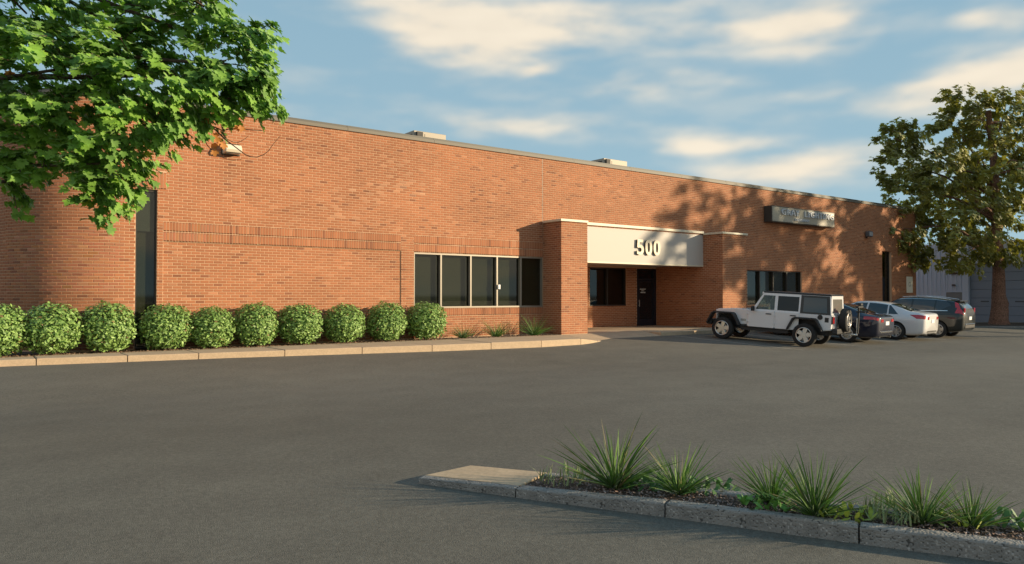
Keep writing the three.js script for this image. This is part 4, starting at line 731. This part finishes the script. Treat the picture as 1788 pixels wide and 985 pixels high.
// put a car so that its left rear tyre stands at (x, z), heading a (0 = straight at the wall, positive towards the right)
function park(t, x, z, a, axles, halfTrack) {
  const d = [Math.sin(a), -Math.cos(a)], l = [-Math.cos(a), -Math.sin(a)];                        // forward, left
  const ox = x - d[0] * axles[0] - l[0] * halfTrack, oz = z - d[1] * axles[0] - l[1] * halfTrack;
  const yr = gy(x, z), yf = gy(x + d[0] * (axles[1] - axles[0]), z + d[1] * (axles[1] - axles[0])), pitch = Math.atan2(yf - yr, axles[1] - axles[0]);
  t.rotation.set(0, Math.PI / 2 - a, pitch, 'YXZ'); t.position.set(ox, yr - axles[0] * Math.sin(pitch) + 0.002, oz);
}
const RAD = Math.PI / 180;
{ // dark blue saloon
  const o = { name: 'saloon_car', label: 'dark navy saloon parked between the white off-roader and the white saloon', paint: paint([0.010, 0.013, 0.03]), r: 0.325, axles: [1.08, 3.86], spokes: 15, style: 1, mirror: 3.15,
    keys: [[0, 0.42, 0.66, 0.93, 0.96, 0.60, 0.55], [0.05, 0.32, 0.78, 0.98, 1.03, 0.72, 0.62], [0.22, 0.24, 0.87, 1.02, 1.08, 0.80, 0.66], [0.6, 0.21, 0.905, 1.01, 1.13, 0.83, 0.64], [1.0, 0.2, 0.91, 0.99, 1.27, 0.84, 0.60], [1.5, 0.2, 0.91, 0.98, 1.41, 0.845, 0.58], [2.2, 0.2, 0.91, 0.965, 1.465, 0.85, 0.58], [2.8, 0.2, 0.91, 0.95, 1.43, 0.85, 0.575], [3.25, 0.2, 0.91, 0.94, 1.25, 0.84, 0.60], [3.75, 0.2, 0.91, 0.925, 1.0, 0.82, 0.68], [4.3, 0.21, 0.89, 0.86, 0.92, 0.78, 0.64], [4.7, 0.24, 0.82, 0.74, 0.79, 0.68, 0.54], [4.85, 0.32, 0.66, 0.60, 0.64, 0.52, 0.42]],
    sideGlass: [[1.05, 1.42, (k) => [k * 0.35, k * 0.05]], [1.48, 2.26, (k) => [k * 0.05, 0]], [2.33, 3.25, (k) => [0, -k * 0.42]]], seams: [1.5, 2.29, 3.3], handles: [1.75, 2.62], tail: [[0.03, 0.52, 0.475, 0.555]], rearGlass: [0.62, 1.42], frontGlass: [2.85, 3.68],
    extra: (t) => { part('number_plate', rbox(0.02, 0.14, 0.32, -0.008, 0.78, 0, 0.004), C.plate, t); part('bumper_trim', rbox(0.05, 0.08, 1.1, 0.02, 0.46, 0, 0.02), C.chrome, t); for (const s of [-1, 1]) { part('exhaust', new THREE.CylinderGeometry(0.035, 0.035, 0.16, 12).rotateZ(Math.PI / 2).translate(0.12, 0.27, s * 0.5), C.chrome, t); part('tail_light', rbox(0.03, 0.11, 0.22, 0.0, 0.88, s * 0.47, 0.01), C.red, t); } } };
  const t = sedanLike(o); park(t, 26.8, 6.2, -6 * RAD, o.axles, 0.8);
}
{ // white saloon
  const o = { name: 'saloon_car', label: 'white saloon with red swept tail lights parked beside the dark crossover', paint: paint([0.62, 0.62, 0.63]), r: 0.34, axles: [1.05, 3.83], spokes: 9, style: 1, mirror: 3.1,
    keys: [[0, 0.44, 0.64, 0.98, 1.02, 0.58, 0.5], [0.06, 0.33, 0.80, 1.02, 1.09, 0.73, 0.60], [0.25, 0.25, 0.89, 1.04, 1.13, 0.80, 0.64], [0.6, 0.21, 0.925, 1.02, 1.17, 0.83, 0.62], [1.0, 0.2, 0.93, 1.0, 1.30, 0.84, 0.59], [1.5, 0.2, 0.93, 0.98, 1.425, 0.84, 0.57], [2.15, 0.2, 0.925, 0.965, 1.475, 0.85, 0.57], [2.75, 0.2, 0.92, 0.95, 1.435, 0.85, 0.57], [3.2, 0.2, 0.92, 0.94, 1.25, 0.84, 0.60], [3.7, 0.2, 0.92, 0.93, 1.0, 0.82, 0.68], [4.3, 0.21, 0.9, 0.87, 0.93, 0.78, 0.64], [4.68, 0.24, 0.82, 0.74, 0.79, 0.68, 0.54], [4.84, 0.32, 0.66, 0.60, 0.64, 0.52, 0.42]],
    sideGlass: [[1.0, 1.38, (k) => [k * 0.38, k * 0.06]], [1.44, 2.22, (k) => [k * 0.05, 0]], [2.29, 3.2, (k) => [0, -k * 0.42]]], seams: [1.46, 2.25, 3.25], handles: [1.72, 2.58], tail: [[0.03, 0.30, 0.45, 0.56, (k) => [0, k * 0.28]]], rearGlass: [0.60, 1.40], frontGlass: [2.8, 3.63],
    extra: (t) => { part('number_plate', rbox(0.02, 0.14, 0.32, -0.008, 0.80, 0, 0.004), C.plate, t); part('bumper_vent', rbox(0.05, 0.1, 1.0, 0.03, 0.42, 0, 0.02), C.black, t); for (const s of [-1, 1]) { part('exhaust', new THREE.CylinderGeometry(0.04, 0.04, 0.18, 12).rotateZ(Math.PI / 2).translate(0.10, 0.29, s * 0.55), C.chrome, t); part('tail_light', rbox(0.03, 0.12, 0.16, 0.0, 0.92, s * 0.49, 0.01), C.red, t); } } };
  const t = sedanLike(o); park(t, 30.15, 6.35, -6 * RAD, o.axles, 0.82);
}
{ // dark crossover
  const o = { name: 'crossover_car', label: 'dark green black crossover with tall red tail lights, last in the row', paint: paint([0.012, 0.016, 0.016]), r: 0.35, axles: [0.95, 3.57], spokes: 5, style: 0, mirror: 2.95, lift: 0.12, gv: [0.565, 0.775],
    keys: [[0, 0.50, 0.70, 1.02, 1.10, 0.66, 0.56], [0.05, 0.38, 0.83, 1.10, 1.26, 0.76, 0.60], [0.22, 0.32, 0.89, 1.16, 1.46, 0.80, 0.58], [0.45, 0.29, 0.905, 1.16, 1.585, 0.82, 0.58], [0.9, 0.27, 0.91, 1.14, 1.635, 0.83, 0.60], [1.5, 0.27, 0.91, 1.10, 1.66, 0.84, 0.61], [2.2, 0.27, 0.91, 1.07, 1.65, 0.845, 0.61], [2.65, 0.27, 0.91, 1.05, 1.58, 0.845, 0.61], [3.05, 0.27, 0.91, 1.04, 1.36, 0.835, 0.63], [3.5, 0.27, 0.905, 1.03, 1.13, 0.82, 0.68], [4.0, 0.28, 0.88, 0.97, 1.03, 0.78, 0.64], [4.38, 0.3, 0.82, 0.84, 0.89, 0.68, 0.54], [4.53, 0.38, 0.68, 0.68, 0.72, 0.54, 0.42]],
    sideGlass: [[0.52, 1.10, (k) => [k < 0.5 ? 0.35 - k * 0.7 : (k - 0.5) * 0.5, 0]], [1.16, 2.0, null], [2.07, 3.05, (k) => [0, -k * 0.5]]], seams: [1.13, 2.03, 3.08], handles: [1.42, 2.32], tail: [[0.02, 0.34, 0.50, 0.64, (k) => [k * 0.10, -k * 0.05]], [0.16, 0.36, 0.64, 0.79, (k) => [k * 0.14, k * 0.08]]], rearGlass: [0.07, 0.40], frontGlass: [2.66, 3.44], handleMat: C.chrome, chrome: [[0.62, 3.0, 0.55], [0.75, 2.6, 0.778]],
    extra: (t) => { part('number_plate', rbox(0.02, 0.14, 0.32, -0.008, 0.88, 0, 0.004), C.plate, t); part('bumper_trim', rbox(0.08, 0.14, 1.25, 0.02, 0.53, 0, 0.03), C.black, t); part('bumper_bar', rbox(0.06, 0.06, 1.2, -0.005, 0.63, 0, 0.02), C.chrome, t); part('roof_spoiler', rbox(0.22, 0.04, 1.05, 0.36, 1.585, 0, 0.015), o.paint, t); for (const s of [-1, 1]) { part('tail_light', rbox(0.05, 0.34, 0.14, 0.045, 1.14, s * 0.62, 0.02), C.red, t); part('roof_rail', taper([V(0.6, 1.63, s * 0.55), V(1.5, 1.71, s * 0.56), V(2.5, 1.64, s * 0.56)], 0.016, 0.016, 6, 10), C.chrome, t); } } };
  const t = sedanLike(o); park(t, 33.2, 6.6, -6 * RAD, o.axles, 0.8);
}
{ // white four door off-roader
  const t = thing('off_roader', 'white four door off-roader with black wheel flares and rear spare wheel', 'car', [0, 0, 0], 0, 'cars parked nose to the building');
  const P = paint([0.70, 0.70, 0.72]), AX = [0.90, 3.85], r = 0.405;
  const ext = (sh, d, bev = 0.02) => new THREE.ExtrudeGeometry(sh, { depth: d - 2 * bev, bevelEnabled: bev > 0, bevelThickness: bev, bevelSize: bev, bevelOffset: -bev, bevelSegments: 2, curveSegments: 12 }).translate(0, 0, -d / 2 + bev);
  const poly = (pts) => new THREE.Shape(pts.map(([x, y]) => new THREE.Vector2(x, y)));
  // tub with wheel openings
  const tub = poly([[0.05, 0.62], [0.03, 1.14], [2.98, 1.14], [2.98, 0.52], [1.48, 0.52], [1.40, 0.72], [1.22, 0.94], [0.62, 0.94], [0.42, 0.75], [0.36, 0.58]]);
  part('body', ext(tub, 1.56, 0.03), P, t);
  const hood = ext(poly([[2.96, 0.60], [2.96, 1.165], [3.5, 1.16], [4.16, 1.10], [4.22, 1.04], [4.22, 0.62], [4.20, 0.62], [4.16, 0.92], [3.50, 0.95], [3.3, 0.70], [3.22, 0.58]]), 1.5, 0.03);
  { const p = hood.attributes.position; for (let i = 0; i < p.count; i++) { const k = sm(2.9, 4.2, p.getX(i)); p.setZ(i, p.getZ(i) * (1 - 0.22 * k)); } hood.computeVertexNormals(); }
  part('bonnet', hood, P, t);
  part('chassis', merged([span(0.2, 4.2, 0.42, 0.62, -0.5, 0.5), span(1.5, 3.2, 0.40, 0.53, -0.74, 0.74), span(0.45, 1.35, 0.5, 0.93, -0.55, 0.55), span(3.4, 4.15, 0.5, 0.93, -0.45, 0.45)]), C.black, t);
  // doors and skin details on both sides
  for (const s of [1, -1]) {
    const dr = (x0, x1, x1t, name) => { const d = part('door', rbox(x1 - x0, 0.60, 0.03, (x0 + x1) / 2, 0.84, s * 0.787, 0.02), P, t); part('handle', rbox(0.2, 0.035, 0.035, x0 + 0.2, 1.04, s * 0.812, 0.012), C.black, d); for (const y of [0.72, 1.0]) part('hinge', rbox(0.1, 0.035, 0.03, x1 + 0.02, y, s * 0.805, 0.008), P, d); };
    dr(1.13, 1.95); dr(1.985, 2.93);
    part('rocker', rbox(1.7, 0.05, 0.05, 2.35, 0.545, s * 0.77, 0.015), C.black, t);
    for (const y of [0.78, 0.74]) part('vent', span(3.0, 3.22, y - 0.008, y + 0.008, s > 0 ? 0.735 : -0.745, s > 0 ? 0.745 : -0.735), C.black, t);
    // flares
    const fl = (cx, k) => { const o = [[-0.66, 0.56], [-0.60, 0.70], [-0.44, 0.96], [-0.36, 1.01], [0.36, 1.01], [0.46, 0.96], [0.62, 0.66], [0.66, 0.56]].map(([x, y]) => [cx + x * k, y]), inn = [[0.60, 0.56], [0.55, 0.66], [0.40, 0.92], [0.33, 0.955], [-0.32, 0.955], [-0.39, 0.92], [-0.55, 0.68], [-0.60, 0.56]].map(([x, y]) => [cx + x * k, y]); const g = ext(poly([...o, ...inn]), 0.30, 0.02); g.translate(0, 0, s * 0.80); return g; };
    part('wheel_flare', fl(AX[0], 0.93), C.black, t); part('wheel_flare', fl(AX[1], 0.96), C.black, t);
    wheel(r, 0.255, 5, t, AX[0], r, s * 0.80); wheel(r, 0.255, 5, t, AX[1], r, s * 0.80);
    part('mirror', rbox(0.10, 0.17, 0.16, 2.72, 1.20, s * 0.93, 0.03), C.black, t); part('mirror_arm', rbox(0.05, 0.05, 0.16, 2.74, 1.14, s * 0.84, 0.015), C.black, t);
    const q = part('tail_light', rbox(0.05, 0.23, 0.15, 0.01, 0.97, s * 0.69, 0.015), C.red, t); part('lamp_bezel', rbox(0.04, 0.27, 0.19, 0.03, 0.97, s * 0.69, 0.015), C.black, q);
    part('side_marker', rbox(0.13, 0.16, 0.012, 0.2, 0.97, s * 0.781, 0.005), s > 0 ? C.black : C.black, t);
    // cab sides: pillars round real openings
    const cab = poly([[0.06, 1.14], [0.13, 1.78], [2.42, 1.79], [2.80, 1.16], [2.80, 1.14]]);
    const hole = (pts) => { const h = new THREE.Path(pts.map(([x, y]) => new THREE.Vector2(x, y))); cab.holes.push(h); };
    hole([[1.16, 1.19], [1.90, 1.19], [1.90, 1.70], [1.16, 1.70]].reverse()); hole([[2.00, 1.19], [2.68, 1.19], [2.40, 1.70], [2.00, 1.70]].reverse());
    const cg = new THREE.ExtrudeGeometry(cab, { depth: 0.045, bevelEnabled: false }).translate(0, 0, -0.0225), p = cg.attributes.position;
    for (let i = 0; i < p.count; i++) p.setZ(i, s * 0.755 + p.getZ(i) - s * Math.max(0, p.getY(i) - 1.14) * 0.12); cg.computeVertexNormals();
    part('cab_side', cg, P, t);
    const lean = (g) => { const p = g.attributes.position; for (let i = 0; i < p.count; i++) p.setZ(i, s * 0.755 + p.getZ(i) - s * Math.max(0, p.getY(i) - 1.14) * 0.12); g.computeVertexNormals(); return g; };
    const pane = (pts, off) => lean(new THREE.ExtrudeGeometry(poly(pts), { depth: 0.006, bevelEnabled: false }).translate(0, 0, off));
    part('rear_quarter', pane([[0.09, 1.145], [0.15, 1.77], [1.10, 1.775], [1.10, 1.145]], s > 0 ? 0.0245 : -0.0305), C.trimGloss, t);
    part('quarter_window', pane([[0.20, 1.2], [0.24, 1.70], [1.00, 1.70], [1.00, 1.2]], s > 0 ? 0.032 : -0.038), C.window, t);
    part('side_window', pane([[1.14, 1.17], [1.92, 1.17], [1.92, 1.72], [1.14, 1.72]], -0.003), C.tint, t); part('side_window', pane([[1.98, 1.17], [2.71, 1.17], [2.41, 1.72], [1.98, 1.72]], -0.003), C.clear, t);
    for (const x of [1.30, 2.15]) { const st = part('seat', rbox(0.16, 0.72, 0.46, x, 1.2, s * 0.36, 0.06), C.seat, t); part('headrest', rbox(0.10, 0.17, 0.26, x - 0.03, 1.63, s * 0.36, 0.04), C.seat, st); }
  }
  part('roof', rbox(2.34, 0.07, 1.42, 1.27, 1.812, 0, 0.03), C.trimGloss, t);
  part('dashboard', rbox(0.22, 0.16, 1.4, 2.72, 1.16, 0, 0.03), C.seat, t);
  part('windscreen', box(0.012, 0.74, 1.40).rotateZ(0.535).translate(2.62, 1.47, 0), C.clear, t);
  part('windscreen_frame', merged([box(0.05, 0.06, 1.44).rotateZ(0.535).translate(2.44, 1.78, 0), box(0.07, 0.08, 1.5).rotateZ(0.535).translate(2.81, 1.16, 0)]), P, t);
  part('rear_panel', merged([span(0.06, 0.11, 1.145, 1.22, -0.74, 0.74), span(0.10, 0.15, 1.68, 1.79, -0.68, 0.68), box(0.05, 0.5, 0.13).rotateZ(-0.08).translate(0.105, 1.45, 0.63), box(0.05, 0.5, 0.13).rotateZ(-0.08).translate(0.105, 1.45, -0.63)]), P, t);
  part('rear_window', box(0.01, 0.5, 1.16).rotateZ(-0.08).translate(0.10, 1.45, 0), std([0.16, 0.15, 0.13], 0.05), t);
  part('tailgate', rbox(0.04, 0.48, 1.22, 0.022, 0.88, 0, 0.02), P, t);
  part('rear_bumper', rbox(0.20, 0.20, 1.66, -0.08, 0.60, 0, 0.05), C.black, t);
  part('tow_bar', merged([rbox(0.5, 0.06, 0.08, -0.33, 0.50, 0.1, 0.02), rbox(0.06, 0.6, 0.06, -0.56, 0.78, 0.1, 0.02)]), C.chrome, t);
  const sp = wheel(0.405, 0.25, 5, t, 0, 0, 1); sp.name = 'spare_wheel'; sp.rotation.y = -Math.PI / 2; sp.position.set(-0.20, 0.98, -0.02);
  part('spare_bracket', rbox(0.2, 0.3, 0.3, -0.03, 0.98, -0.02, 0.03), C.black, t);
  part('bicycle_rack', merged([rbox(0.06, 0.95, 0.06, -0.58, 1.02, 0.1, 0.015), rbox(0.10, 0.06, 0.62, -0.60, 1.46, 0.1, 0.015), rbox(0.30, 0.05, 0.06, -0.70, 1.30, 0.32, 0.015), rbox(0.30, 0.05, 0.06, -0.70, 1.30, -0.12, 0.015), rbox(0.12, 0.08, 0.26, -0.62, 1.55, 0.1, 0.02)]), C.black, t);
  part('grille', rbox(0.06, 0.42, 1.1, 4.235, 0.86, 0, 0.02), P, t); for (let i = 0; i < 7; i++) part('grille_slot', rbox(0.02, 0.3, 0.06, 4.262, 0.88, -0.3 + i * 0.1, 0.01), C.black, t);
  for (const s of [-1, 1]) part('headlight', new THREE.CylinderGeometry(0.095, 0.1, 0.06, 18).rotateZ(Math.PI / 2).translate(4.25, 0.92, s * 0.43), C.lampClear, t);
  part('front_bumper', rbox(0.22, 0.2, 1.56, 4.42, 0.60, 0, 0.05), C.black, t); part('bumper_mount', rbox(0.25, 0.1, 0.6, 4.28, 0.58, 0, 0.02), C.black, t);
  const fc = part('fuel_cap', new THREE.CylinderGeometry(0.085, 0.085, 0.03, 18).rotateX(Math.PI / 2).translate(0.42, 1.05, -0.785), C.black, t);
  part('aerial', taper([V(3.0, 1.15, 0.6), V(2.98, 1.5, 0.6), V(2.95, 1.85, 0.6)], 0.006, 0.003, 5, 3), C.black, t);
  park(t, 23.45, 6.5, -14.5 * RAD, AX, 0.8);
}

renderer.render(scene, camera);
